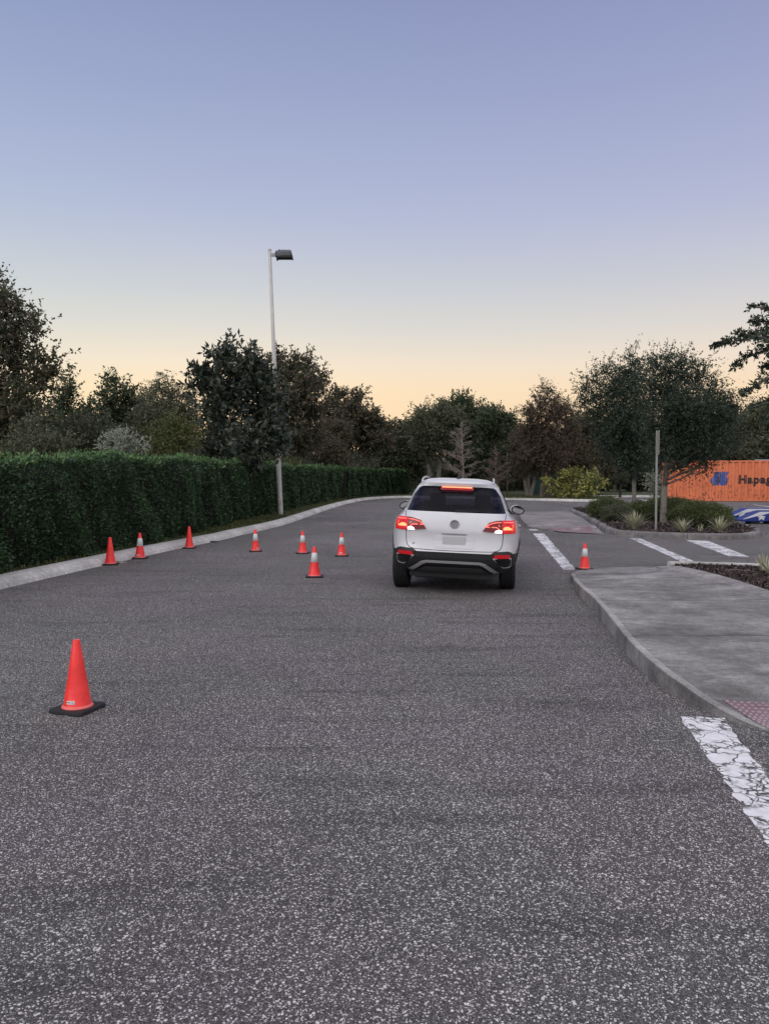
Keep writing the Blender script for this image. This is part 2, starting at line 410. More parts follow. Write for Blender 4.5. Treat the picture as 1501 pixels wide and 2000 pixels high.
# tactile warning pads
def tactile(name, quad, zf, m, lab_m):
    P = [Vector((*gp(x, y, .05), 0)) for x, y in quad]
    bm = bmesh.new(); fc = bm.faces.new([bm.verts.new(p) for p in P])
    return P
M_TACT = mat('worn_brick_red_pad', rough=.8); t = NT(M_TACT)
t.col(t.ramp(t.noise(5, 5, .6), [(.3, (.16,.095,.11)), (.7, (.27,.19,.21))]))
M_TDOME = blotch('worn_dome_tops', [(.30,.22,.25), (.42,.36,.38)], 20)
def pad(quad, zf, name, step=.06, zoff=.006):
    P = [Vector((*gp(x, y, .04), 0)) for x, y in quad]
    o = sheet(name, [(p.x, p.y) for p in P], 0, [M_TACT, M_TDOME], cut=.16, zf=lambda x, y: zf(x, y)+zoff)
    bm = bmesh.new(); bm.from_mesh(o.data)
    u = (P[1]-P[0]); v = (P[3]-P[0]); nu = int(u.length/step); nv = int(v.length/step)
    c0 = P[0]
    for i in range(nu):
        for j in range(nv):
            a = (i+.5)/nu; b = (j+.5)/nv
            q = P[0].lerp(P[1], a).lerp(P[3].lerp(P[2], a), b)
            z = zf(q.x, q.y)+zoff
            vsb = [bm.verts.new((q.x+math.cos(k*math.pi/3)*.013, q.y+math.sin(k*math.pi/3)*.013, z)) for k in range(6)]
            vst = [bm.verts.new((q.x+math.cos(k*math.pi/3)*.010, q.y+math.sin(k*math.pi/3)*.010, z+.006)) for k in range(6)]
            for k in range(6): bm.faces.new((vsb[k], vsb[(k+1)%6], vst[(k+1)%6], vst[k])).material_index = 1
            bm.faces.new(vst).material_index = 1
    bm.to_mesh(o.data); bm.free()
    return o
pad([(1408,1375),(1640,1386),(1640,1444),(1500,1418)], walkz, 'tactile_paving', step=.048)

# mulch bed beside the pavement with its back kerb
bk_back = [gp(x, y, .15) for x, y in ((1308,1100),(1380,1101),(1477,1104),(1560,1107),(1700,1112))]
bedpoly = [(v.x+.12, v.y+.06) for v in bedk]+[(p[0], p[1]-.05) for p in bk_back[::-1]]
sheet('mulch_bed', bedpoly, .12, M_MULCH)
kerb('bed_back_kerb', [(p[0], p[1]+.16) for p in bk_back], M_KERB, -1, .22, h=.175)
mb = MB()
bk2 = catmull(bedk, 6); vs = []; 
for i, p in enumerate(bk2):
    t = (bk2[min(i+1,len(bk2)-1)]-bk2[max(i-1,0)]); t.z = 0; t.normalize(); n = Vector((-t.y, t.x, 0))
    e = min(1, i/5.0)
    for d, zz in ((-.15,p.z-.01),(-.08,p.z+.010*e),(.0,p.z+.028*e),(.10,p.z+.030*e),(.14,p.z+.012*e),(.15,.05)):
        vs.append((p.x+n.x*d, p.y+n.y*d, zz))
mb.add(vs, [(i*6+j, (i+1)*6+j, (i+1)*6+j+1, i*6+j+1) for i in range(len(bk2)-1) for j in range(5)])
o = mb.build('bed_kerb', concrete('pale_kerb', (.24,.225,.22), (.36,.34,.335), .6), smooth=True); o['kind'] = 'structure'

# ------------------------------------------------------------------ planted island with far kerb ramp
IS = [gp(1188,1043), gp(1240,1048.5), gp(1300,1051.5), gp(1380,1053.5), gp(1435,1054), gp(1470,1052), gp(1487,1046.5), gp(1479,1039.5), gp(1455,1032), gp(1425,1022), gp(1395,1013), gp(1330,1002), gp(1240,998.5), gp(1170,997.3), gp(1112,998.3)]
kerb('island_kerb', [*IS, gp(1135,1011), gp(1160,1026)], M_KERBD, 1, .2, closed=True, n=6, seg=2.4)
ic = offs(catmull([Vector((*p, 0)) for p in [*IS, gp(1135,1011), gp(1160,1026)]], 6, True), .18)
sheet('island_mulch', [(p.x, p.y) for p in ic], .125, M_MULCH)
FW = [(1014,1001,.15),(1016,1010,.15),(1022,1019,.13),(1031,1027,.09),(1058,1032.5,.04),(1090,1037,.015),(1120,1040,.01),(1150,1042,.01),(1182,1043,.01),(1160,1026,.15),(1135,1011,.15),(1112,999.0,.15),(1098,999.4,.05),(1060,999.8,.03),(1030,1000,.06)]
fw = [Vector((*gp(x, y, z), z)) for x, y, z in FW]
CF = np.array([(v.x, v.y, v.z) for v in fw]+[(*gp(x, y, .14), .14) for x, y in ((1060,1015),(1090,1014),(1080,1022),(1110,1022))])
def farz(x, y):
    d = (CF[:,0]-x)**2+(CF[:,1]-y)**2+1e-4; ww = 1/d**1.5
    return float((ww*CF[:,2]).sum()/ww.sum())
sheet('far_pavement', [(v.x, v.y) for v in fw], 0, M_WALK2, cut=.5, zf=farz)
mb = MB(); pth = catmull(fw[:9], 4); vs = []
for p in pth: 
    z = farz(p.x, p.y); vs += [(p.x, p.y, z+.002), (p.x-.015, p.y-.015, z-.01), (p.x-.02, p.y-.02, -.02)]
mb.add(vs, [(i*3+j, (i+1)*3+j, (i+1)*3+j+1, i*3+j+1) for i in range(len(pth)-1) for j in range(2)])
o = mb.build('far_pavement_kerb', M_KERBD); o['kind'] = 'structure'
P = [Vector((*gp(x, y, .03), 0)) for x, y in ((1066,1031.5),(1152,1034),(1166,1041),(1092,1037.5))]
pad([(1066,1031.5),(1152,1034.5),(1166,1041),(1092,1037.2)], farz, 'far_tactile_paving', step=.12, zoff=.012)

# ------------------------------------------------------------------ painted markings
def marking(name, quad, m, z=.004):
    return sheet(name, [gp(x, y, 0) for x, y in quad], z, m, cut=None)
def ragged(quad, n=26, amp=1.0):
    q = [Vector((*gp(x, y, 0), 0)) for x, y in quad]; outp = []
    for a, b in ((q[0],q[1]),(q[1],q[2]),(q[2],q[3]),(q[3],q[0])):
        L_ = (b-a).length; k = max(2, int(L_/.07)); nn = Vector((-(b-a).y, (b-a).x, 0)).normalized()
        for i in range(k): outp.append(a.lerp(b, i/k)+nn*random.uniform(-.016,.016)*amp)
    return [(p.x, p.y) for p in outp]
for nm, q in (('crosswalk_line', [(1327,1399),(1414,1403),(1640,1716),(1560,1740)]),
              ('crosswalk_line', [(1040,1042),(1062,1042),(1123,1112.5),(1100,1113)]),
              ('crosswalk_line', [(1229,1051.2),(1250,1052),(1354,1096.5),(1329,1097)]),
              ('crosswalk_line', [(1337,1054.8),(1380,1056.3),(1464,1088.4),(1421,1086)]),
              ('crosswalk_line', [(1032,1033),(1047,1033),(1052,1036.3),(1034,1036)])):
    sheet(nm, ragged(q), .004, M_PAINT)
marking('parking_line', [(1246,974.6),(1249,974.6),(1293,985.4),(1287,985.4)], M_PAINT2)
marking('parking_line', [(1468,985.6),(1472,985.6),(1560,997.5),(1552,997.5)], M_PAINT2)

# ------------------------------------------------------------------ leaves (numpy)
def quads_mesh(V, mi=None):
    n = len(V)//4
    me = bpy.data.meshes.new('leaves'); me.vertices.add(n*4); me.vertices.foreach_set('co', V.astype(np.float32).ravel())
    me.loops.add(n*4); me.loops.foreach_set('vertex_index', np.arange(n*4, dtype=np.int32))
    me.polygons.add(n); me.polygons.foreach_set('loop_start', np.arange(0, n*4, 4, dtype=np.int32))
    try: me.polygons.foreach_set('loop_total', np.full(n, 4, dtype=np.int32))
    except Exception: pass
    if mi is not None: me.polygons.foreach_set('material_index', mi.astype(np.int32))
    me.update(calc_edges=True); me.validate()
    return me
def unit(a): return a/(np.linalg.norm(a, axis=1, keepdims=True)+1e-9)
def rdir(n): return unit(rng.normal(size=(n,3)))
def leaf_quads(P, D, s, wr=.5, droop=0.0):
    n = len(P); D = unit(D); S = unit(np.cross(D, rdir(n))); Nn = np.cross(D, S)
    s = s[:,None]
    V = np.empty((n,4,3)); V[:,0] = P; V[:,1] = P+D*s*.5+S*s*wr*.5+Nn*s*.06; V[:,2] = P+D*s; V[:,2,2] -= (s*droop)[:,0]; V[:,3] = P+D*s*.5-S*s*wr*.5+Nn*s*.06
    return V.reshape(-1,3)
def sprig_leaves(cen, rad, m, leaf, per=9, slen=.35, wr=.5, up=.25, flat=1.0, shell=.45, droop=0.0, outw=.9):
    """leaves set along short shoots that fill a lobe of the crown"""
    u = rdir(m); r = rng.random(m)**shell
    P0 = np.array(cen)+u*(r*rad)[:,None]*np.array([1,1,flat])
    D = unit(u*outw+rdir(m)*.8+np.array([0,0,up])); Ls = slen*(.5+rng.random(m))
    P = np.repeat(P0, per, 0); DD = np.repeat(D, per, 0); LL = np.repeat(Ls, per)
    tt = rng.random(m*per)
    P = P+DD*(tt*LL)[:,None]; P[:,2] -= droop*(tt*LL)**2
    D2 = unit(DD*.5+rdir(m*per)*.9)
    return leaf_quads(P, D2, leaf*(.6+.8*rng.random(m*per)), wr, droop*.3)
def subl(cen, r, k=7, f=.55):
    o = [(np.array(cen), r*.8)]
    for d in rdir(k): o.append((np.array(cen)+d*r*.75, r*f*(.7+.5*rng.random())))
    return o

M_BARK = blotch('brown_bark', [(.05,.042,.035), (.10,.085,.07), (.15,.13,.11)], 9, .9, 30, .6)
M_BARKG = blotch('grey_bark', [(.09,.08,.068), (.17,.155,.13), (.25,.235,.2)], 8, .9, 30, .6)
LF = {
 'oak': leafmat('oak_leaves', [(0.029,0.046,0.033), (0.046,0.069,0.046), (0.065,0.091,0.061), (0.087,0.107,0.073)]),
 'dark': leafmat('dark_green_leaves', [(0.042,0.061,0.031), (0.066,0.092,0.045), (0.096,0.119,0.064)]),
 'magnolia': leafmat('glossy_magnolia_leaves', [(0.033,0.049,0.038), (0.049,0.068,0.052), (0.081,0.102,0.080), (0.098,0.084,0.052)], .3, .1),
 'maple': leafmat('maple_leaves_turning', [(0.055,0.077,0.042), (0.075,0.094,0.052), (0.104,0.114,0.067), (0.124,0.114,0.073), (0.169,0.106,0.077)]),
 'redmaple': leafmat('reddish_maple_leaves', [(0.058,0.077,0.045), (0.081,0.091,0.057), (0.117,0.108,0.073), (0.182,0.121,0.087)]),
 'brown': leafmat('brownish_leaves', [(0.079,0.081,0.049), (0.124,0.111,0.069), (0.176,0.143,0.095)]),
 'cypress': leafmat('rusty_cypress_needles', [(.085,.070,.050), (.11,.082,.058), (.080,.078,.052), (.14,.092,.064)]),
 'olive': leafmat('olive_leaves', [(0.075,0.090,0.035), (0.111,0.128,0.047), (0.164,0.171,0.063)]),
 'grey': leafmat('silvery_leaves', [(.22,.25,.19), (.33,.36,.28), (.44,.47,.38)], .7),
 'croton': leafmat('yellow_green_leaves', [(.08,.10,.035), (.20,.22,.06), (.40,.40,.11), (.60,.56,.22)], .4),
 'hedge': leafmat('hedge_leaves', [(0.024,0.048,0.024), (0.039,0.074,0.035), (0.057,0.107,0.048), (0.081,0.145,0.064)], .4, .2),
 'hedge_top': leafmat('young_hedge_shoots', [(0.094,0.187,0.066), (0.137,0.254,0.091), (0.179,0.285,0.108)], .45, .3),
 'shrub': leafmat('clipped_shrub_leaves', [(0.066,0.089,0.034), (0.107,0.137,0.053), (0.155,0.182,0.071)], .5),
 'lily': leafmat('variegated_lily_blades', [(.26,.27,.16), (.44,.44,.29), (.60,.59,.42)], .5, .2),
 'willow': leafmat('feathery_grey_green_leaves', [(0.079,0.097,0.057), (0.124,0.138,0.085), (0.166,0.176,0.113)]),
 'back': leafmat('far_wood_leaves', [(0.049,0.064,0.038), (0.074,0.088,0.053), (0.105,0.111,0.069)]),
}
DENS = 1.35
def tree(name, label, cat, base, Y, lobes, lf, leaf=.10, dens=60, per=8, slen=.4, wr=.5, trunk_r=.12, bark=M_BARK, trunks=1, group=None, flat=1.0,
         up=.25, shell=.45, dz=.55, droop=0.0, zbase=.13, split=.5, sub=6, deps=None, rays=True, outw=.9, subf=.55):
    """base: pixel x of the trunk foot; lobes (px, py, r_px) at depth Y; crown parts get their own depth"""
    bx = dp(base, 928, Y).x
    root = empty(name, (bx, Y, zbase)); tag(root, label, cat, group)
    V = []; mb = MB(); o3 = Vector((bx, Y, zbase))
    zc = []
    for i, (x, y, r) in enumerate(lobes):
        dy = (rng.random()-.5)*2*dz*r*Y/1500*1.6
        c = dp(x, y, Y+dy); rr = r*Y/1500
        zc.append((c, rr))
        for cc, r2 in subl(c, rr, sub, subf):
            mm = max(4, int(DENS*dens*r2*r2*4*min(1, .22+r/38)))
            if rays: V.append(sprig_leaves(cc, r2*.62, max(2, int(mm*.11)), leaf, 24, slen*1.7, wr, up+.15, flat, .3, droop, 1.5))
            V.append(sprig_leaves(cc, r2*.82, int(mm*.8), leaf, per+1, slen*1.3, wr, up, flat, shell, droop, outw))
    zmin = min(c.z-r for c, r in zc); zmax = max(c.z for c, r in zc); xm = sum(c.x*r for c, r in zc)/sum(r for c, r in zc)
    fz = max(zbase+.5, zbase+(zmin-zbase)*split); fork = Vector((bx+(xm-bx)*.03, Y, fz))
    for k in range(trunks):
        off = Vector((math.cos(k*2.4), math.sin(k*2.4), 0))*(trunk_r*1.3*(trunks > 1))
        f2 = fork+off*2.0; mid = (o3+off+f2)/2+Vector((random.uniform(-.05,.05), random.uniform(-.05,.05), 0))
        mb.tube([o3+off*.6-Vector((0,0,.1)), o3+off*.6+Vector((0,0,.12)), mid, f2], [trunk_r*1.5, trunk_r*1.1, trunk_r*.95, trunk_r*.85], 9)
        top_ = Vector((bx+(xm-bx)*.15+off.x*3, Y+off.y*3, fz+(zmax-fz)*.92)); lead = [f2]
        for j in range(1, 6): lead.append(f2.lerp(top_, j/5)+Vector((random.uniform(-1,1), random.uniform(-1,1), 0))*.05*(zmax-fz)*(j < 5))
        mb.tube([f2-Vector((0,0,.05))]+lead[1:], [trunk_r*.86, trunk_r*.7, trunk_r*.52, trunk_r*.36, trunk_r*.2, trunk_r*.08], 8)
        for i, (c, r) in enumerate(zc):
            if trunks > 1 and i % trunks != k: continue
            hd = math.hypot(c.x-f2.x, c.y-f2.y); zs = min(max(fz, c.z-.35*r-.55*hd), fz+(zmax-fz)*.85); q_ = (zs-fz)/max(.01, zmax*.92-fz*.92)*5
            j = min(4, int(q_)); a = lead[j].lerp(lead[j+1], min(1, q_-j)); rs = trunk_r*(.5-.07*j)
            mid = a.lerp(c, .5)+Vector((random.uniform(-.2,.2), random.uniform(-.2,.2), random.uniform(-.12,.12)))*r-Vector((0,0,.08*hd))
            mb.tube([a, mid, c], [rs*min(1, .35+hd*.25), rs*.5, max(.006, rs*.22)], 6)
            for q in range(6):
                e = c+Vector(rdir(1)[0])*r*.95; s = mid.lerp(c, random.uniform(.4, 1))
                mb.tube([s, s.lerp(e, .5)+Vector(rdir(1)[0])*r*.12, e], [rs*.16+.004, rs*.1+.003, .004], 4, cap=False)
    inv = np.array(o3)
    mb.v = [(v[0]-inv[0], v[1]-inv[1], v[2]-inv[2]) for v in mb.v]
    mb.build('trunk', bark, root, smooth=True)
    me = quads_mesh(np.concatenate(V)-inv); link('crown', me, LF[lf], root)
    return root

# ------------------------------------------------------------------ hedges
def hedge(name, label, pts, H, thick, dens_f, leaf_f, zb=.13, amp=.17, top_mat=True):
    P = catmull([Vector((x, y, 0)) for x, y in pts], 12); d = [0.0]
    for i in range(1, len(P)): d.append(d[-1]+(P[i]-P[i-1]).length)
    A = np.array([(p.x, p.y) for p in P]); D = np.array(d); T = np.gradient(A, axis=0); T /= np.linalg.norm(T, axis=1, keepdims=True)
    def at(s):
        x = np.interp(s, D, A[:,0]); y = np.interp(s, D, A[:,1]); tx = np.interp(s, D, T[:,0]); ty = np.interp(s, D, T[:,1])
        l_ = np.hypot(tx, ty); return x, y, tx/l_, ty/l_
    def hz(s): return np.interp(at(s)[1], [3, 10.5, 17, 60], [.84, .86, .965, .98])
    def lump(s, q): return amp*(np.sin(s*2.1+q*1.7)*.5+np.sin(s*4.7+q*3.1+1)*.35+np.sin(s*1.1-q*2.3+2)*.5+np.sin(s*9.3+q*6.1)*.2)
    root = empty(name, (A[0,0], A[0,1], zb)); tag(root, label, 'hedge'); o3 = np.array([A[0,0], A[0,1], zb])
    # solid core, the dark between the leaves put into its colour
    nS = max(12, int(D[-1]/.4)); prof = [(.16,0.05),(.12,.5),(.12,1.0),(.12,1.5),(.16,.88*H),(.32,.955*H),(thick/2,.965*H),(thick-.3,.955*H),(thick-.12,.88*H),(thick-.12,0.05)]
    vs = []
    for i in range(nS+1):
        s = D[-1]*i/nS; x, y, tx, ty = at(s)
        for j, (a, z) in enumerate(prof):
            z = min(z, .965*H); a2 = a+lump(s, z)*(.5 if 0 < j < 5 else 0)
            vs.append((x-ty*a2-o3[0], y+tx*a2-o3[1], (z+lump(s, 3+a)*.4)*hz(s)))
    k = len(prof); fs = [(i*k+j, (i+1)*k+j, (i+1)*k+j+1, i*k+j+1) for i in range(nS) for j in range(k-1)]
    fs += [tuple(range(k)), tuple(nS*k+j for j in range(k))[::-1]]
    mb = MB(); mb.add(vs, fs); mb.build('dark_core', mat('hedge_core_shade', (.014,.014,.009), .95), root)
    V = []; MI = []
    s0 = 0.0
    while s0 < D[-1]:
        s1 = min(s0+1.0, D[-1]); x, y, _, _ = at(np.array([s0])); dist = max(6, math.hypot(x[0], y[0]))
        leaf = leaf_f(dist); dens = dens_f(dist); area = (s1-s0)*(H+thick)
        n = int(area*dens)
        s = s0+(s1-s0)*rng.random(n); q = rng.random(n)*(H+thick*.85)
        x, y, tx, ty = at(s)
        front = q < H
        a = np.where(front, 0, q-H); z = np.where(front, q, H)
        ln = lump(s, z*1.0)
        a = np.where(front, a+ln*.9+rng.random(n)*.10-.02, a+.02); z = np.where(front, z, z+lump(s, 3+a)*.55-rng.random(n)*.08)
        e = np.clip((z-H*.9)/(H*.1), 0, 1); a = np.where(front, a+e*.10, a)
        P = np.stack([x-ty*a, y+tx*a, zb+z*hz(s)+.02], 1)
        Nn = np.where(front[:,None], np.stack([ty, -tx, np.zeros(n)+.25], 1), np.array([0,0,1.0]))
        Dd = unit(Nn*.75+rdir(n)*.85+np.array([0,0,.15]))
        V.append(leaf_quads(P, Dd, leaf*(.6+.8*rng.random(n)), .5)); MI.append(np.zeros(n))
        # upright young shoots on top
        n2 = int((s1-s0)*thick*dens*.32)
        s = s0+(s1-s0)*rng.random(n2); a = .02+rng.random(n2)*thick*.9; x, y, tx, ty = at(s)
        P = np.stack([x-ty*a, y+tx*a, zb+(H+lump(s, 3+a)*.55)*hz(s)+rng.random(n2)**3*.16-.04], 1)
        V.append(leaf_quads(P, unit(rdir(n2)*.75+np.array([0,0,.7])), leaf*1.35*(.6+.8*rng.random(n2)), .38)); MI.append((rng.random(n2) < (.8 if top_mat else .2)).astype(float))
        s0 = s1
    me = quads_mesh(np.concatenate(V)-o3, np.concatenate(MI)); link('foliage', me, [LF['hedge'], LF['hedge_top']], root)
    return root
HD = lambda d: 1500 if d < 16 else (1500*16/d)
HL = lambda d: .062 if d < 16 else .062*(d/16)**.7
hedge('hedge', 'long clipped dark green hedge running behind the left kerb', [(-6.85,3),(-6.47,8),(-5.98,12.2),(-5.67,14),(-5.38,16.3),(-5.0,18.9),(-4.9,22.4),(-4.65,27),(-4.25,33),(-3.7,41),(-2.8,49)], 1.93, 1.25, HD, HL)
hedge('hedge', 'short lower hedge with pale green top beyond the end of the long hedge', [(-2.35,49.5),(-1.2,56),(.6,61),(2.0,63.5)], 1.85, 1.2, HD, HL)

# ------------------------------------------------------------------ trees on the left
G1 = 'trees behind the long hedge'
tree('maple_tree', 'tall dark tree filling the left edge above the hedge', 'tree', -15, 24,
     [(-30,600,42),(20,650,40),(-40,700,70),(36,712,44),(58,750,30),(-70,640,70),(5,790,56),(48,800,32),(-50,850,60),(20,860,45),(5,600,18),(88,705,9),(62,640,10),(100,735,7),(-60,560,50)],
     'maple', .115, 44, per=9, slen=.42, trunk_r=.17, group=G1, up=.5)
tree('small_dark_tree', 'small dark airy tree just right of the tall left edge tree', 'tree', 122, 30,
     [(122,775,20),(105,810,24),(145,805,22),(125,845,30),(90,850,30),(135,762,8)], 'dark', .12, 40, per=8, slen=.45, trunk_r=.08, group=G1, up=.5)
tree('drooping_grey_bush', 'dull grey green bush rising low above the near hedge', 'bush', 75, 20,
     [(70,855,34),(35,872,28),(112,870,26),(80,885,30)], 'willow', .07, 90, per=9, slen=.25, trunk_r=.04, group=G1, up=.1)
tree('round_green_tree', 'rounded mid green tree with thin crown left of the weeping tree', 'tree', 225, 34,
     [(235,765,22),(205,790,26),(180,815,28),(250,790,24),(225,820,34),(262,820,30),(195,850,36),(250,850,34),(218,748,8)], 'dark', .13, 42, per=8, slen=.4, trunk_r=.1, group=G1, up=.4)
tree('olive_shrub_tree', 'olive brown spreading tree low behind the silvery bush', 'tree', 165, 27,
     [(150,835,30),(185,845,32),(130,860,30),(215,850,30),(165,875,34)], 'willow', .09, 60, per=8, slen=.35, trunk_r=.07, group=G1, up=.0, droop=.5)
tree('weeping_tree', 'grey green weeping tree with fine drooping shoots at its crown', 'tree', 318, 33,
     [(308,745,16),(330,765,24),(295,780,24),(355,785,24),(310,810,34),(350,820,34),(285,830,28),(372,775,14),(320,850,40)], 'willow', .12, 62, per=9, slen=.55, wr=.32, trunk_r=.12, group=G1, up=-.25, droop=.8)
tree('yellow_green_tree', 'small yellow olive tree in front of the weeping tree', 'tree', 340, 25,
     [(338,830,24),(365,850,26),(322,858,26),(350,872,28)], 'olive', .075, 85, per=8, slen=.28, trunk_r=.06, group=G1)
tree('silvery_bush', 'pale silvery grey bush topping the hedge left of the magnolia', 'bush', 240, 19.5,
     [(218,858,16),(245,852,15),(268,862,16),(205,872,14),(240,875,20),(285,876,12),(232,845,6)], 'grey', .045, 240, per=9, slen=.13, trunk_r=.03, group=G1, up=.5, subf=.45, rays=False)
tree('magnolia_tree', 'dark glossy magnolia with big leaves beside the lamp post', 'tree', 412, 26.5,
     [(441,694,9),(438,718,15),(399,735,11),(396,758,13),(480,708,12),(474,738,20),(432,772,22),(503,752,20),(524,772,17),(466,782,24),(455,800,40),(510,815,34),(415,820,26),(530,840,16),(480,860,40),(430,862,30),(520,870,22),(500,728,9),(545,858,7),(536,782,10)],
     'magnolia', .20, 26, per=10, slen=.35, wr=.36, trunk_r=.12, group=G1, up=.45, dz=.5)
tree('tall_maple_tree', 'tall reddish topped tree right behind the lamp post', 'tree', 585, 46,
     [(588,715,20),(560,735,24),(515,715,14),(530,750,26),(605,745,24),(622,765,15),(575,780,36),(610,800,26),(548,810,34),(590,840,36),(560,860,36),(545,700,9),(628,735,8)],
     'redmaple', .17, 30, per=9, slen=.45, trunk_r=.15, group=G1, up=.5)
tree('bronze_tree', 'broad brownish tree sloping down to the right of the tall reddish tree', 'tree', 680, 56,
     [(655,785,18),(690,790,18),(640,815,26),(680,820,30),(715,810,22),(735,825,18),(752,838,14),(660,850,34),(705,855,36),(740,860,24),(625,865,30),(668,772,7),(700,775,8)],
     'redmaple', .19, 27, per=9, slen=.45, trunk_r=.13, group=G1, up=.5)
tree('leaning_magnolia', 'dark tree with coppery leaves hanging over the gap between hedges', 'tree', 650, 51.8,
     [(640,840,22),(665,850,22),(622,865,22),(650,880,26),(632,895,18),(668,898,16),(655,915,12)], 'brown', .16, 48, per=8, slen=.35, wr=.4, trunk_r=.08, group=G1, up=-.1)
tree('greyish_bush', 'pale grey green bush above the hedge right of the lamp post', 'bush', 520, 36,
     [(512,893,14),(530,896,12),(552,902,10),(575,905,7)], 'olive', .07, 110, per=8, slen=.2, trunk_r=.03, group=G1)
tree('dark_low_tree', 'low dark tree filling the dip where the skyline is lowest', 'tree', 790, 66,
     [(775,850,20),(800,842,16),(815,855,18),(785,875,28),(812,885,26),(760,880,24),(775,905,28),(805,912,24)], 'back', .2, 34, per=8, slen=.6, trunk_r=.15, up=.4)

# ------------------------------------------------------------------ trees at the end of the drive
G2 = 'trees beyond the end of the drive'
tree('crape_tree', 'pale trunked tree with olive crown left of the bare cypress', 'tree', 846, 60,
     [(815,830,20),(838,815,20),(865,812,20),(850,840,30),(885,830,24),(820,855,22),(870,860,26),(845,868,22),(828,803,6)], 'willow', .16, 44, per=8, slen=.5, trunk_r=.19, bark=M_BARKG, trunks=2, group=G2, up=.3, split=.8)
tree('tall_oak_tree', 'dark tall tree with bare twig tips behind the bare cypress', 'tree', 905, 72,
     [(880,805,20),(910,800,20),(930,815,18),(900,830,30),(935,840,26),(890,860,32),(925,870,34),(900,785,8),(865,800,10),(905,900,30)], 'dark', .2, 36, per=8, slen=.7, trunk_r=.3, group=G2, up=.6)
tree('green_tree', 'rounder green tree right of the tall dark one', 'tree', 970, 66,
     [(960,812,16),(985,825,18),(945,830,20),(970,845,28),(998,850,14),(955,875,30),(985,885,26),(1000,835,6)], 'dark', .18, 42, per=8, slen=.5, trunk_r=.2, group=G2, up=.4)
tree('rusty_cypress', 'tall rusty brown cypress at the end of the drive', 'tree', 1060, 52,
     [(1068,762,9),(1055,785,15),(1085,785,13),(1045,812,20),(1085,815,24),(1062,845,32),(1030,850,22),(1100,850,24),(1045,880,30),(1090,885,30),(1032,800,7),(1105,800,8)], 'cypress', .15, 52, per=9, slen=.45, wr=.35, trunk_r=.22, bark=M_BARK, group=G2, up=.3, outw=1.1)
tree('brown_cypress', 'lower brown cypress with pale flared trunks left of the rusty one', 'tree', 1033, 56,
     [(1020,860,20),(1040,870,24),(1012,885,22),(1045,895,26),(1020,905,20),(1060,905,22)], 'cypress', .14, 55, per=9, slen=.4, wr=.35, trunk_r=.16, bark=M_BARKG, trunks=2, group=G2, up=.1, split=.9)
tree('dull_brown_tree', 'dull brown bushy tree between the rusty cypress and the live oaks', 'tree', 1140, 62,
     [(1125,835,20),(1150,845,22),(1120,865,28),(1155,875,28),(1135,900,30),(1165,905,26),(1115,905,20)], 'brown', .17, 44, per=8, slen=.45, trunk_r=.2, group=G2, up=.2)
for i, (x, yy, rr, lab) in enumerate(((1200,70,[(1190,860,30),(1225,865,30),(1200,900,34),(1240,900,30)],'dark tree seen low behind the left live oak trunk'),
                        (1290,74,[(1275,870,34),(1310,860,34),(1290,905,36)],'dark tree seen between the two live oak trunks'),
                        (1365,62,[(1352,830,22),(1375,825,22),(1350,860,30),(1385,860,30),(1365,890,30)],'reddish twigged tree above the container beside the live oak'),
                        (1425,60,[(1412,825,24),(1440,835,26),(1410,860,30),(1450,865,32),(1425,890,32)],'dull green tree above the middle of the container'),
                        (1500,58,[(1478,822,28),(1510,815,34),(1480,860,34),(1520,865,40),(1500,890,36),(1560,850,50)],'dull green tree above the lettering at the right edge'))):
    tree('background_tree', lab, 'tree', x, yy, rr, ('back','back','cypress','willow','willow')[i], .17, 42, per=8, slen=.5, trunk_r=.18, group=G2, up=.3)

# bare trees
def bare(name, label, x, Y, topy, basey, spread, mt, tiers=34, base_z=.13):
    b = dp(x, basey, Y); tp = dp(x-5 if x < 930 else x, topy, Y); H = tp.z-base_z
    root = empty(name, (b.x, Y, base_z)); tag(root, label, 'bare tree', 'leafless young cypresses')
    mb = MB(); mb.tube([(0,0,-.1),(0,0,H*.25),((tp.x-b.x)*.6,0,H*.6),(tp.x-b.x,0,H)], [H*.017,H*.013,H*.008,.01], 7)
    mb.build('trunk', mt, root, smooth=True)
    tw = MB(); sp = spread*Y/1500
    for i in range(tiers*2):
        f = .22+.75*i/(tiers*2); z = H*f; a = random.uniform(0, 2*math.pi); ln = sp*min(1, (1-f)*1.5+.12)*random.uniform(.6,1.1)
        d = Vector((math.cos(a), math.sin(a), random.uniform(.05,.6))); s = Vector(((tp.x-b.x)*f, 0, z))
        pts = [s]; 
        for k in range(4): pts.append(pts[-1]+d*ln/4+Vector((random.uniform(-.06,.06), random.uniform(-.06,.06), random.uniform(-.02,.07)))*ln)
        tw.tube(pts, [.022,.018,.013,.009,.005], 4, cap=False)
        for k in range(9):
            j = random.randint(1,3); q = pts[j].lerp(pts[j+1], random.random()); dd = (d+Vector(rdir(1)[0])*.9).normalized()*ln*random.uniform(.12,.3)
            e = q+dd; tw.tube([q, q.lerp(e,.5)+Vector((0,0,.03)), e], [.010,.007,.004], 3, cap=False)
            for r_ in range(2):
                e2 = q.lerp(e, .5)+Vector(rdir(1)[0])*ln*.12; tw.tube([q.lerp(e,.5), e2], [.008,.004], 3, cap=False)
    tw.build('branches', mt, root)
    return root
M_BARE = mat('pale_bare_twigs', (.26,.22,.19), .9); M_BARE2 = mat('brown_bare_twigs', (.17,.13,.11), .9)
bare('bare_cypress', 'pale leafless cypress rising above the car roof', 905, 56, 822, 945, 46, M_BARE)
bare('bare_cypress', 'smaller brown leafless cypress right of the pale one', 968, 55, 868, 948, 32, M_BARE2)
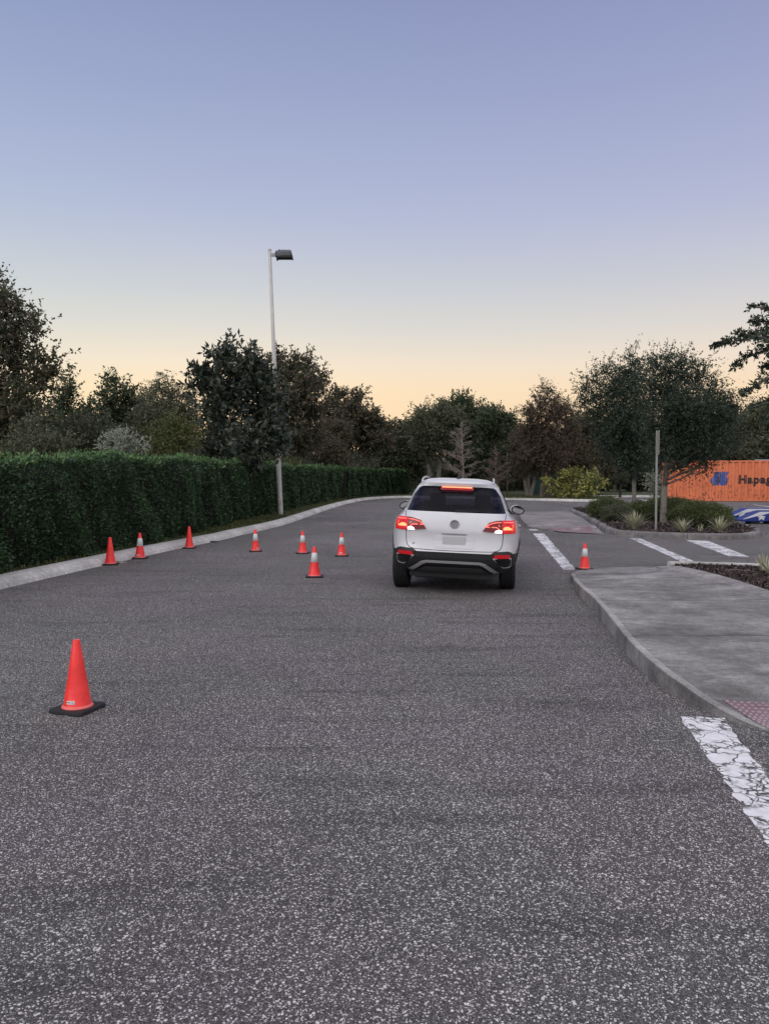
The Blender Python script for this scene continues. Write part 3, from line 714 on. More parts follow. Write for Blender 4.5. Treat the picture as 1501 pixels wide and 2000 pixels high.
bare('bare_cypress', 'faint small leafless tree nearest the rusty cypress', 990, 58, 885, 948, 26, M_BARE2, 16)

# far wood that reads as one mass
V = []
for i in range(150):
    x = -75+i*1.15+random.uniform(-.6,.6); y = 88-abs(i-75)*.25+random.uniform(-3,3); hgt = random.uniform(2.5, 4.6)+(4.0 if -40 < x < -4 else 0)+(2.5 if x > 25 else 0)
    c = np.array([x, y, 1.5]); 
    V.append(sprig_leaves(c, 2.4, int(230*max(1, hgt/4)), .30, 7, .8, .55, .3, hgt/3.2, .5))
me = quads_mesh(np.concatenate(V)); o = link('wood', me, LF['back']); tag(o, 'dark far wood closing the view behind all the trees', 'wood', kind='stuff')
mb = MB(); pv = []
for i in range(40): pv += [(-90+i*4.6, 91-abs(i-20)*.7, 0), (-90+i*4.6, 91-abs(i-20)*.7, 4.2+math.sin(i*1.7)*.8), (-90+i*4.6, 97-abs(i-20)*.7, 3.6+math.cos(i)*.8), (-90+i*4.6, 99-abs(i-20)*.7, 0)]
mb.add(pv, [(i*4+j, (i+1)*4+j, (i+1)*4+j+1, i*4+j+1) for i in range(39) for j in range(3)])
o = mb.build('wood_core', mat('wood_core_shade', (.012,.012,.009), .95)); tag(o, 'solid dark core inside the far wood closing off the horizon', 'undergrowth', kind='stuff')  # solid filler added; the shade between the trunks is in its colour
# undergrowth between hedge line and trees (left) and beside the lawn
def brush(name, label, pts, n, r, lf, leaf, hgt):
    V = []
    P = catmull([Vector((x, y, 0)) for x, y in pts], 10)
    for i in range(n):
        p = P[int(random.random()*(len(P)-1))]; c = np.array([p.x+random.uniform(-1,1), p.y+random.uniform(-1,1), .13+hgt*random.uniform(.1,.6)])
        V.append(sprig_leaves(c, r*random.uniform(.7,1.2), int(150), leaf, 7, .5, .5, .2, hgt/r*.5, .5))
    o = link(name, quads_mesh(np.concatenate(V)), LF[lf]); tag(o, label, 'undergrowth', kind='stuff')
brush('undergrowth', 'dense undergrowth filling the space behind the long hedge', [(-22,26),(-14,32),(-10,40),(-7,50),(-4,60),(1,70)], 60, 1.6, 'back', .17, 3.2)
brush('undergrowth', 'dark undergrowth under the trees beyond the lawn', [(2,72),(10,74),(18,74),(26,72),(38,70)], 60, 1.6, 'back', .2, 3.0)

# ------------------------------------------------------------------ live oaks and shrubs in the island
def oak(label, base, Y, lobes, tr, group, zb=.12, lean=0, **kw):
    return tree('live_oak', label, 'tree', base, Y, lobes, 'oak', trunk_r=tr, bark=M_BARKG, group=group, zbase=zb, **kw)
GO = 'live oaks in the planted island'
oak('live oak in the island with the left trunk and its crown spreading left', 1238, 30,
    [(1235,702,11),(1215,735,20),(1182,722,11),(1160,745,12),(1140,760,9),(1245,730,18),(1195,765,24),(1160,785,16),(1135,785,7),(1235,770,28),(1180,815,24),(1215,820,34),(1250,815,30),(1190,860,26),(1230,865,34),(1265,860,24),(1240,900,22),(1210,893,18),(1150,805,8)], .085, GO,
    leaf=.075, dens=170, per=10, slen=.42, up=.2, outw=1.4, split=.8, sub=7, subf=.42)
oak('live oak in the island with the right trunk reaching over the container', 1296, 24,
    [(1305,702,9),(1330,705,9),(1355,712,8),(1290,725,20),(1330,735,24),(1368,745,20),(1395,765,17),(1415,785,16),(1300,775,32),(1345,790,36),(1388,812,32),(1420,812,15),(1300,830,36),(1345,845,38),(1388,860,28),(1300,880,28),(1345,895,24),(1320,912,16),(1375,905,14),(1412,870,14),(1432,792,7),(1270,745,14),(1275,700,7)], .10, GO,
    leaf=.062, dens=230, per=10, slen=.38, up=.2, outw=1.4, split=.8, sub=7, subf=.42)
def shrub(name, label, x, y, Y, rx, ry, h, lf, leaf, n, group=None, cat='shrub', zb=.12, per=8, slen=.14):
    root = empty(name, (x, y, zb)); tag(root, label, cat, group)
    bm = bmesh.new(); bmesh.ops.create_icosphere(bm, subdivisions=3, radius=1)
    for v in bm.verts:
        s = .80+.06*math.sin(v.co.x*5+x)+.06*math.cos(v.co.y*6+v.co.z*4)
        v.co = Vector((v.co.x*rx*s, v.co.y*ry*s, max(-.02, (v.co.z*.5+.48)*h*s)))
    bmobj('dark_core', bm, mat('shrub_core_shade', (.02,.02,.012), .95), root, True)  # solid hull behind the foliage, inner shade put into its near-black colour
    u = rdir(n); u[:,2] = np.where(rng.random(n) < .35, -np.abs(u[:,2]), np.abs(u[:,2]))
    lum = 1+.08*np.sin(u[:,0]*7+x)+.08*np.sin(u[:,1]*6+u[:,2]*8)
    P = u*np.array([rx, ry, h*.52])*(lum*(.80+.16*rng.random(n)))[:,None]; P[:,2] = np.clip(P[:,2]+h*.48, .03+rng.random(n)*.08, None)
    D = unit(u+rdir(n)*.7+np.array([0,0,.3])); Ls = slen*(.4+.9*rng.random(n))
    Pp = np.repeat(P, per, 0)+np.repeat(D, per, 0)*(np.repeat(Ls, per)*rng.random(n*per))[:,None]
    V = leaf_quads(Pp, unit(np.repeat(D, per, 0)*.6+rdir(n*per)*.8), leaf*(.6+.8*rng.random(n*per)), .5)
    link('foliage', quads_mesh(V), LF[lf], root)
    return root
def at_(px, py, z=.12): return gp(px, py, z)
GS = 'clipped shrubs in the planted island'
x, y = at_(1196,1014); shrub('round_shrub', 'dark round shrub at the left end of the island', x, y+.6, 0, .66, .7, .66, 'shrub', .04, 2200, GS)
x, y = at_(1210,1021); shrub('round_shrub', 'lighter round shrub in front of the dark one behind the left lily', x+.05, y+.4, 0, .48, .5, .50, 'willow', .035, 1500, GS)
x, y = at_(1268,1020); shrub('round_shrub', 'low dark shrub between the two live oak trunks', x, y+1.0, 0, .58, .6, .55, 'shrub', .045, 1500, GS)
x, y = at_(1338,1024); shrub('wide_shrub', 'broad clipped shrub just right of the right live oak trunk', x-.05, y+1.3, 0, .95, .9, .73, 'shrub', .04, 3800, GS)
x, y = at_(1400,1036); shrub('wide_shrub', 'broad clipped shrub at the right end of the island by the starred blocks', x-.08, y+1.0, 0, .82, .8, .69, 'shrub', .038, 3600, GS)

def lily(label, px, py, h, spread, n, group, zb=.12):
    x, y = gp(px, py, zb); root = empty('flax_lily', (x, y, zb)); tag(root, label, 'spiky plant', group)
    mb = MB()
    for i in range(n):
        a = random.uniform(0, 2*math.pi); q = random.random(); L_ = h*random.uniform(.55,1.12); sp = spread*1.45*q**.7*random.uniform(.6,1.15); d = Vector((math.cos(a), math.sin(a), 0)); s = Vector((-d.y, d.x, 0))
        wv = .012+.006*random.random(); b0 = d*.05*random.random(); vs = []
        for k in range(5):
            t_ = k/4; p = b0+d*sp*t_**1.5+Vector((0,0,L_*(t_-.25*q*t_*t_))); ww = wv*(1-.9*t_**2); vs += [p-s*ww, p+s*ww]
        mb.add(vs, [(2*k, 2*k+1, 2*k+3, 2*k+2) for k in range(4)])
    mb.build('leaves', LF['lily'], root)
    return root
GLY = 'variegated lilies in mulch'
lily('broad pale spiky plant left of the sign post', 1238, 1036, .54, .42, 150, GLY)
lily('pale spiky plant right of the sign post in the island', 1332, 1041, .46, .32, 75, GLY)
lily('pale spiky plant nearest the right tip of the island', 1404, 1041, .48, .34, 75, GLY)
lily('small thin spiky plant between the two right island lilies', 1366, 1040, .26, .16, 12, GLY)
lily('thin wispy spiky plant at the far left corner of the island', 1154, 1001, .36, .3, 16, GLY)
lily('pale spiky plant in the near mulch bed', 1489, 1117, .30, .13, 34, GLY)
lily('low spiky plant in the near mulch bed at the right edge', 1503, 1124, .24, .2, 40, GLY)

# overhanging oak at the right edge: trunk stands in the near mulch bed outside the frame
root = empty('overhanging_oak', (8.6, 11.2, .12)); tag(root, 'leafy oak boughs hanging into the picture at the right edge', 'tree')
mb = MB(); V = []
o3 = Vector((8.6, 11.2, .12)); Yd = 10.5
mb.tube([(0,0,-.1),(0,0,.2),(.05,0,1.4),(0,.05,2.6),(.1,0,4.2)], [.17,.13,.12,.10,.05], 10)
def bough(pts, leaf=.055, dens=34, r0=.04, rr=.10):
    P = [o3*0+Vector((0,0,random.uniform(1.9,2.9)))]+[dp(x, y, Yd+dy)-o3 for x, y, dy in pts]
    S = catmull(P, 8); k = len(S); mb.tube(S, [max(.004, r0*(1-i/(k-1))) for i in range(k)], 6, cap=False)
    tot = 0
    for i in range(3, k-1):
        f = max(0, (i-8)/(k-9))
        for q in range(int(dens*(S[i+1]-S[i]).length*4.2+random.random())):
            s = S[i].lerp(S[i+1], random.random()); dd = ((S[i+1]-S[i]).normalized()*.8+Vector(rdir(1)[0])*.9+Vector((0,0,.35))).normalized()
            ln = rr*(1.25-.9*f)*random.uniform(.4,1.3)
            V.append((np.array(s), np.array(dd), ln))
    return S
bough([(1560,640,0),(1500,605,0),(1470,600,.1),(1458,602,.1)], dens=16, rr=.10)
bough([(1580,690,0),(1520,640,0),(1490,628,.1),(1468,628,0)], dens=20, rr=.16)
bough([(1560,700,0),(1500,650,.1),(1462,662,0),(1420,668,.1),(1390,676,.1)], dens=26, rr=.17)
bough([(1560,720,0),(1500,665,-.3),(1465,655,-.2),(1440,648,-.2)], dens=18, rr=.14)
bough([(1560,690,.3),(1510,680,.2),(1480,690,.2),(1455,700,.2),(1431,720,.2)], dens=24, rr=.15)
bough([(1580,760,0),(1505,740,0),(1480,750,0),(1465,762,0),(1446,772,.1)], dens=22, rr=.16)
bough([(1560,740,.2),(1510,720,.2),(1490,718,.2)], dens=26, rr=.16)
bough([(1560,800,0),(1515,785,0),(1485,790,0),(1465,796,0)], dens=12, rr=.08)
bough([(1560,790,.2),(1512,800,.1),(1498,812,.1),(1490,822,.1)], dens=16, rr=.12)
for _ in range(16):
    a = random.uniform(-1.2, 1.6); e = Vector((math.cos(a)*random.uniform(1.2,2.6), math.sin(a)*random.uniform(1.2,2.4), random.uniform(2.3,4.8)))
    e.x = max(e.x, -1.6)
    S = catmull([Vector((0,0,2.2)), e*.5+Vector((0,0,1.5)), e], 6); mb.tube(S, [.04*(1-i/len(S))+.005 for i in range(len(S))], 5, cap=False)
    for i in range(4, len(S)-1):
        for q in range(30): V.append((np.array(S[i].lerp(S[i+1], random.random())), rdir(1)[0], random.uniform(.1,.35)))
P0 = np.array([v[0] for v in V]); D0 = np.array([v[1] for v in V]); L0 = np.array([v[2] for v in V]); per = 7
Pp = np.repeat(P0, per, 0)+np.repeat(D0, per, 0)*(np.repeat(L0, per)*rng.random(len(L0)*per))[:,None]
VV = leaf_quads(Pp, unit(np.repeat(D0, per, 0)*.6+rdir(len(Pp))*.8),   .055*(.6+.8*rng.random(len(Pp))), .42)
mb.build('trunk', M_BARKG, root, smooth=True); link('crown', quads_mesh(VV), LF['oak'], root)

# yellow-green shrub on the lawn, flowering shrub by the container
x, y = gp(1122, 975, .13)
r_ = tree('variegated_shrub', 'bright yellow green leafy shrub on the lawn behind the drive', 'shrub', 1122, y+1.6, [(1085,948,16),(1100,935,15),(1125,932,16),(1150,938,14),(1170,946,9),(1180,944,6),(1115,952,22),(1145,955,18),(1098,962,14),(1130,965,14),(1158,925,6),(1066,940,4)], 'croton', .13, 60, per=8, slen=.28, wr=.6, trunk_r=.06, subf=.45, rays=False)
tree('flowering_shrub', 'loose shrub with pale blossoms at the left end of the container', 'shrub', 1277, 54, [(1270,948,12),(1285,940,12),(1278,965,14),(1290,960,10),(1272,932,7)], 'grey', .10, 26, per=6, slen=.4, trunk_r=.04)
# young crooked tree
b = Vector((*gp(1210,968,.13), .13)); root = empty('crooked_sapling', b); tag(root, 'thin dark sapling bent to the right on the far lawn', 'sapling')
mb = MB(); sc = b.y/1500
mb.tube([(0,0,-.1),(0,0,14*sc),(4*sc,0,22*sc),(13*sc,0,33*sc)], [.09,.08,.06,.03], 6)
mb.tube([(3*sc,0,21*sc),(-3*sc,.2,30*sc),(-10*sc,.3,36*sc)], [.05,.03,.015], 5)
for i in range(14): 
    s = Vector((random.uniform(0,13)*sc, 0, random.uniform(22,32)*sc)); e = s+Vector((random.uniform(-10,10)*sc, random.uniform(-.3,.3), random.uniform(1,9)*sc)); mb.tube([s, e], [.02,.008], 4)
mb.build('trunk', mat('dark_bark', (.03,.027,.022), .9), root)
Vs = [sprig_leaves(np.array([(-8+i*4)*sc, 0, 36*sc+random.uniform(-4,4)*sc]), .22, 22, .10, 6, .25) for i in range(6)]
link('crown', quads_mesh(np.concatenate(Vs)), LF['back'], root)

# green screen fence on the far lawn
root = empty('screen_fence', (12.2, 60, .13)); tag(root, 'dark green screened fence panel behind the brown cypresses', 'fence')
mb = MB(); n = 24; vs = []
for i in range(n+1):
    x = -.6+i*(5.2/n); yy = .04*math.sin(i*1.3); vs += [(x, yy, .02), (x, yy, 1.75)]
for i in range(n+1): x = -.6+i*(5.2/n); yy = .04*math.sin(i*1.3)+.03; vs += [(x, yy, .02), (x, yy, 1.75)]
q = 2*(n+1)
mb.add(vs, [(2*i, 2*i+2, 2*i+3, 2*i+1) for i in range(n)]+[(q+2*i, q+2*i+1, q+2*i+3, q+2*i+2) for i in range(n)])
mb.build('screen', blotch('green_screen_cloth', [(.015,.05,.045), (.025,.075,.065)], 3), root)
mp_ = mat('fence_post_paint', (.02,.04,.035), .5)
for i in range(4):
    m2 = MB(); m2.tube([(-.6+i*1.733,-.06,0),(-.6+i*1.733,-.06,1.85)], .035, 8); m2.build('post', mp_, root)

# pale trunks of trees standing on the lawn in front of the fence
for i, (px, yb, wd, lab) in enumerate(((1001,959,6,'thin trunk first left of the flared pair'),(1029,962,13,'thick pale flared trunk on the lawn'),(1056,966,7,'pale straight trunk right of the flared one'),(1071,967,11,'dark trunk against the yellow green shrub'))):
    x, y = gp(px, yb, .13); rr = wd*y/3000
    root = empty('lawn_tree', (x, y, .13)); tag(root, lab, 'tree', 'trunks standing on the far lawn')
    mb = MB(); h = 3.4
    mb.tube([(0,0,-.1),(0,0,.1),(.02,0,.6),(0,.05,1.8),(.05,0,h)], [rr*1.3,rr*1.15,rr*.8,rr*.65,rr*.4], 9)
    mb.build('trunk', M_BARKG if i < 3 else M_BARK, root, smooth=True)
    Vs = [sprig_leaves(np.array([random.uniform(-1,1), random.uniform(-.6,.6), random.uniform(2.5,4.2)]), .8, 90, .15, 8, .4, .4) for _ in range(6)]
    link('crown', quads_mesh(np.concatenate(Vs)), LF['cypress'], root)

# ------------------------------------------------------------------ grass and mulch pieces (stuff)
def blades(name, label, P, h, w, m, cat='grass'):
    n = len(P); D = unit(rdir(n)*.45+np.array([0,0,1.0]))
    o = link(name, quads_mesh(leaf_quads(P, D, h*(.5+rng.random(n)), w)), m); tag(o, label, cat, kind='stuff'); return o
M_GR = leafmat('grass_blades', [(.06,.08,.03), (.10,.125,.045), (.15,.14,.07)], .6)
Pv = []
S = offs(KLs, .4); dd = 0
for i in range(len(S)-1):
    a, b = S[i], S[i+1]
    if a.y < 6 or a.x > 17: continue
    ln = (b-a).length; t_ = (b-a).normalized(); n_ = Vector((-t_.y, t_.x, 0)); wd = .16 if a.y < 20 else (1.6 if a.y < 46 else 8)
    k = int(ln*wd*(420 if a.y < 30 else (200 if a.y < 46 else 70)))
    u = rng.random(k); v = rng.random(k)*wd
    Pv.append(np.stack([a.x+(b.x-a.x)*u+n_.x*v, a.y+(b.y-a.y)*u+n_.y*v, np.full(k, .13)], 1))
blades('grass', 'short rough grass between the kerb and the hedge and on the far lawn', np.concatenate(Pv), .07, .3, M_GR)
M_CH = leafmat('bark_chips', [(.02,.014,.013), (.05,.036,.034), (.085,.065,.06), (.19,.16,.15)], .9, 0)
def chips(name, label, poly, z, n, s):
    xs = np.array([p[0] for p in poly]); ys = np.array([p[1] for p in poly])
    P = np.stack([xs.min()+rng.random(n)*(xs.max()-xs.min()), ys.min()+rng.random(n)*(ys.max()-ys.min())], 1)
    ins = np.zeros(n, bool); j = len(poly)-1
    for i in range(len(poly)):
        c = ((ys[i] > P[:,1]) != (ys[j] > P[:,1])) & (P[:,0] < (xs[j]-xs[i])*(P[:,1]-ys[i])/(ys[j]-ys[i]+1e-12)+xs[i]); ins ^= c; j = i
    P = P[ins]; k = len(P); P3 = np.column_stack([P, z+.004+rng.random(k)*.02]); D = rdir(k); D[:,2] = np.abs(D[:,2])*.28
    o = link(name, quads_mesh(leaf_quads(P3, D, s*(.4+1.2*rng.random(k)), .45)), M_CH); tag(o, label, 'mulch', kind='stuff')
chips('bark_mulch', 'dark bark chips covering the near bed', bedpoly, .12, 60000, .045)
chips('bark_mulch', 'dark bark chips covering the planted island', [(p.x, p.y) for p in ic], .125, 50000, .07)

# ------------------------------------------------------------------ traffic cones
M_CONE = mat('fluorescent_red_vinyl', (.95,.035,.03), .42); t = NT(M_CONE)
t.col(t.ramp(t.noise(14, 4, .6), [(.3, (.86,.03,.026)), (.6, (1.0,.045,.04))]))
M_RIM = mat('pale_scuffed_vinyl', (.85,.17,.15), .5)
M_RUB = blotch('black_rubber', [(.008,.008,.010), (.018,.018,.022)], 30, .7, 60, .2)
M_REFL = blotch('silver_reflective_sheet', [(.62,.64,.64), (.80,.82,.82)], 25, .35, 80, .1)
M_STK = mat('white_sticker', (.75,.72,.70), .5); M_STKG = mat('grey_sticker_print', (.16,.16,.17), .5)
def cone(label, px, py, H, striped, yaw, sticker, group='traffic cones on the drive'):
    x, y = gp(px, py, 0); root = empty('traffic_cone', (x, y, 0), yaw); tag(root, label, 'traffic cone', group)
    s = H/.50; hb = .15*s
    bm = bmesh.new(); ch = .018*s; q = hb*.96
    pts = [(q-ch,-q),(q,-q+ch),(q,q-ch),(q-ch,q),(-q+ch,q),(-q,q-ch),(-q,-q+ch),(-q+ch,-q)]
    f = bm.faces.new([bm.verts.new((a, b, .001)) for a, b in pts]); r = bmesh.ops.extrude_face_region(bm, geom=[f])
    for v in [v for v in r['geom'] if isinstance(v, bmesh.types.BMVert)]: v.co.z = .028*s; v.co.x *= .96; v.co.y *= .96
    bevel(bmobj('base', bm, M_RUB, root), .006, 2)
    mb = MB(); z0 = .028*s; rb, rt = .093*s, .024*s
    rz = lambda z: rb+(rt-rb)*(z-z0)/(H-z0)
    mb.lathe([(rb+.014*s,z0),(rb+.014*s,z0+.006*s),(rb+.004*s,z0+.012*s),(rb,z0+.016*s),(rz(H*.5),H*.5),(rt,H-.003*s),(rt-.003*s,H),(rt-.006*s,H-.004*s),(rt-.004*s,H-.05*s)], 40)
    o = mb.build('cone_body', [M_CONE, M_RIM], root, True)
    mi = [1 if (i//40) in (0,1,2,6) else 0 for i in range(len(o.data.polygons))]; o.data.polygons.foreach_set('material_index', mi)
    if striped:
        m2 = MB(); a, b = z0+(H-z0)*.47, z0+(H-z0)*.79
        m2.lathe([(rz(a),a),(rz(a)+.0025,a+.001),(rz(b)+.0025,b-.001),(rz(b),b)], 40); m2.build('reflective_collar', M_REFL, root, True)
    if sticker is not None:
        m3 = MB(); z1, z2 = z0+.035*s, z0+.060*s; aa = sticker-yaw
        for (w0, w1, za, zb_, off, mi) in ((-.33,.33,z1,z2,.0048,0),(-.27,-.12,z1+.009*s,z2-.007*s,.0058,1),(-.07,.03,z1+.006*s,z2-.006*s,.0058,2),(.10,.26,z1+.004*s,z2-.004*s,.0058,2)):
            vs = []; nn = 8
            for i in range(nn+1):
                g_ = aa+w0+(w1-w0)*i/nn
                for z in (za, zb_): vs.append((math.cos(g_)*(rz(z)+off), math.sin(g_)*(rz(z)+off), z))
            m3.add(vs, [(2*i, 2*i+2, 2*i+3, 2*i+1) for i in range(nn)], mi)
        m3.build('sticker', [M_STK, M_STKG, mat('faint_sticker_print', (.5,.48,.48), .5)], root, True)
    return root
FR = R(-90)
cone('large nearest all red cone alone at the lower left', 152, 1386, .50, False, R(-19), FR-.15)
cone('all red cone against the left kerb nearest the left edge', 216, 1103, .51, False, R(12), None)
cone('red cone with silver collar by the left kerb between the two all red cones', 274, 1091, .51, True, R(8), FR-.15)
cone('all red cone standing farthest along the left kerb', 370, 1071, .50, False, R(5), None)
cone('red cone with silver collar leftmost of the four out on the drive', 499, 1077, .48, True, R(10), FR+.8)
cone('red cone with silver collar directly behind the nearest collared one', 591, 1081, .48, True, R(-6), None)
cone('red cone with silver collar in front of the other collared ones', 614, 1127, .50, True, R(4), None)
cone('red cone with silver collar closest to the left side of the car', 667, 1086, .48, True, R(2), FR-.2)
cone('red cone with silver collar at the pavement corner right of the car', 1141, 1112, .46, True, R(9), None)

# ------------------------------------------------------------------ lamp post
x, y = gp(548, 1007, .13); root = empty('lamp_post', (x, y, .13)); tag(root, 'tall pale grey lamp post rising behind the left kerb', 'lamp post')
M_POLE = blotch('weathered_pale_pole', [(.46,.45,.42), (.60,.59,.56)], 3, .6, 20, .1)
tp = dp(526.5, 488, y); dx = tp.x-x; Hh = tp.z-.13
mb = MB(); mb.tube([(0,0,-.1),(dx*.02,0,.02*Hh),(dx*.5,0,.5*Hh),(dx,0,Hh)], [.098,.096,.078,.058], 20); mb.build('pole', M_POLE, root, True)
mb = MB(); mb.lathe([(.0,.03),(.066,.03),(.066,-.02)], 20, c=(dx,0,Hh)); mb.build('pole_cap', M_POLE, root, True)
mb = MB(); mb.box(-.05, .05, -.115, -.09, .42, .62); bevel(mb.build('hand_hole_cover', M_POLE, root), .006)
zt = Hh; k = y/1500
mb = MB(); mb.box(dx+.05, dx+.26, -.035, .035, zt-.24, zt-.12); bevel(mb.build('arm', mat('galvanised_arm', (.34,.35,.36), .45, .6), root), .01)
# luminaire head: a shallow tapered housing hanging down towards its end, dark lens below
x0, x1 = dx+.21, dx+.86
M_HEAD = mat('dark_grey_luminaire', (.09,.095,.11), .45, .4)
bm = bmesh.new()
sec = [(x0,.10,-.26,-.07),(x0+.08,.17,-.27,-.05),(x0+.30,.2,-.27,-.04),(x1-.10,.2,-.27,-.05),(x1-.04,.17,-.26,-.10),(x1,.14,-.28,-.24)]
rg = []
for xx, hw, zb_, zt_ in sec:
    rg.append([bm.verts.new((xx, a*hw, zt+zz)) for a, zz in ((-1,zb_),(-1,zb_+(zt_-zb_)*.55),(-.7,zt_),(.7,zt_),(1,zb_+(zt_-zb_)*.55),(1,zb_))])
for a, b in zip(rg, rg[1:]):
    for i in range(6): bm.faces.new((a[i], b[i], b[(i+1)%6], a[(i+1)%6]))
bm.faces.new(rg[0]); bm.faces.new(rg[-1][::-1]); bevel(bmobj('lamp_head', bm, M_HEAD, root), .012)
mb = MB(); mb.box(x0+.10, x1-.03, -.17, .17, zt-.325, zt-.272); mb.box(x1-.035, x1+.01, -.15, .15, zt-.345, zt-.285); bevel(mb.build('lens_housing', mat('black_lens_housing', (.006,.007,.012), .25), root), .008)
mb = MB()
for i in range(9): mb.box(x0+.13+i*.055, x0+.145+i*.055, -.15, .15, zt-.045, zt-.025)
mb.build('cooling_fins', M_HEAD, root)
mb = MB(); mb.lathe([(.0,-.40),(.03,-.395),(.045,-.36),(.045,-.27)], 16, c=(x0+.08,0,zt)); mb.build('sensor', mat('black_sensor', (.008,.008,.01), .3), root, True)
mb = MB(); mb.lathe([(.028,-.05),(.028,.0),(.02,.015),(.0,.018)], 12, c=(x0+.16,0,zt-.0)); mb.build('photocell', M_HEAD, root, True)
# slim second pole behind the hedge
b2 = dp(543, 915, 33.5); root = empty('slim_pole', (b2.x, 33.5, .13)); tag(root, 'slim pale pole half hidden behind the lamp post and magnolia', 'pole')
t2 = dp(535, 800, 33.5); mb = MB(); mb.tube([(0,0,-.1),(0,0,1.8),(t2.x-b2.x,0,t2.z-.13)], [.07,.065,.05], 12); mb.build('shaft', M_POLE, root, True)
mb = MB(); mb.lathe([(.0,.02),(.055,.015),(.055,-.03)], 12, c=(t2.x-b2.x,0,t2.z-.13)); mb.build('cap', M_POLE, root, True)

# sign post seen edge-on
x, y = gp(1279.5, 1037, .125); root = empty('sign_post', (x, y, .125)); tag(root, 'thin grey sign post seen edge on in the planted island', 'sign post')
tp = dp(1282, 841, y); M_GALV = blotch('galvanised_post', [(.24,.235,.225), (.36,.355,.34)], 12, .5, 30, .1)
H_ = tp.z-.125; lx = tp.x-x
mb = MB(); n = 14
for i in range(n+1):
    z = H_*i/n; ox = lx*i/n
    if i < n: mb.box(ox-.024, ox+.024, -.018, .018, z-.0, z+H_/n, 0)
o = mb.build('post', M_GALV, root)
mb = MB(); Mz = Matrix.Translation((lx*.85+.035,0,H_-.33))@Matrix.Rotation(R(78), 4, 'Z')
mb.box(-.23,.23,-.003,.003,-.33,.33, 0, Mz); bevel(mb.build('sign_plate', mat('bare_aluminium', (.42,.42,.41), .4, .5), root), .002, 1)
for z in (-.2,.2): mb = MB(); mb.tube([(lx*.85-.03,0,H_-.33+z),(lx*.85+.05,0,H_-.33+z)], .009, 8); mb.build('bolt', M_GALV, root)

# ------------------------------------------------------------------ raycast-conforming panels
class Conf:
    """lays flat outlines onto a body by casting rays along an axis"""
    def __init__(s, bvh, axis='y+'): s.b = bvh; s.ax = axis
    def hit(s, a, z):
        if s.ax == 'y+': o, d = Vector((a, -3, z)), Vector((0,1,0))
        elif s.ax == 'x-': o, d = Vector((5, a, z)), Vector((-1,0,0))
        elif s.ax == 'x+': o, d = Vector((-5, a, z)), Vector((1,0,0))
        elif s.ax == 'z-': o, d = Vector((a, z, 5)), Vector((0,0,-1))
        h = s.b.ray_cast(o, d)
        return h[0], d
    def panel(s, name, polys, m, parent, off=.003, cut=.04, thick=.003, smooth=True, fallback=None):
        bm = bmesh.new()
        for poly in (polys if isinstance(polys[0][0], (tuple, list)) else [polys]):
            try: bm.faces.new([bm.verts.new((p[0], 0, p[1])) for p in poly])
            except ValueError: pass
        xs = [v.co.x for v in bm.verts]; zs = [v.co.z for v in bm.verts]
        for ax, lo, hi in ((0,min(xs),max(xs)),(2,min(zs),max(zs))):
            v = math.floor(lo/cut)*cut+cut
            while v < hi-1e-4:
                co = [0,0,0]; co[ax] = v; no = [0,0,0]; no[ax] = 1
                bmesh.ops.bisect_plane(bm, geom=bm.verts[:]+bm.edges[:]+bm.faces[:], plane_co=co, plane_no=no); v += cut
        bmesh.ops.triangulate(bm, faces=[f for f in bm.faces if len(f.verts) > 4])
        last = None
        for v in bm.verts:
            h, d = s.hit(v.co.x, v.co.z)
            if h is None: h = last or Vector((v.co.x, fallback or 0, v.co.z)); h = Vector((v.co.x, h.y, v.co.z)) if s.ax == 'y+' else h
            last = h; v.co = h-d*off
        if thick:
            r = bmesh.ops.extrude_face_region(bm, geom=bm.faces[:])
            dvec = s.hit(0, 0)[1]
            for v in [g_ for g_ in r['geom'] if isinstance(g_, bmesh.types.BMVert)]: v.co += -dvec*thick
        return bmobj(name, bm, m, parent, False)
    def line(s, pts, w, off=.002, n=6):
        S = catmull([Vector((p[0], p[1], 0)) for p in pts], n) if n > 1 else [Vector((p[0], p[1], 0)) for p in pts]
        outp = []
        for p in S:
            h, d = s.hit(p.x, p.y)
            if h is not None: outp.append(h-d*off)
        return outp
def rect(x0, x1, z0, z1, r=.0):
    if not r: return [(x0,z0),(x1,z0),(x1,z1),(x0,z1)]
    P = []
    for cx, cz, a0 in ((x1-r,z0+r,-90),(x1-r,z1-r,0),(x0+r,z1-r,90),(x0+r,z0+r,180)):
        for k in range(5): a = R(a0+k*22.5); P.append((cx+r*math.cos(a), cz+r*math.sin(a)))
    return P

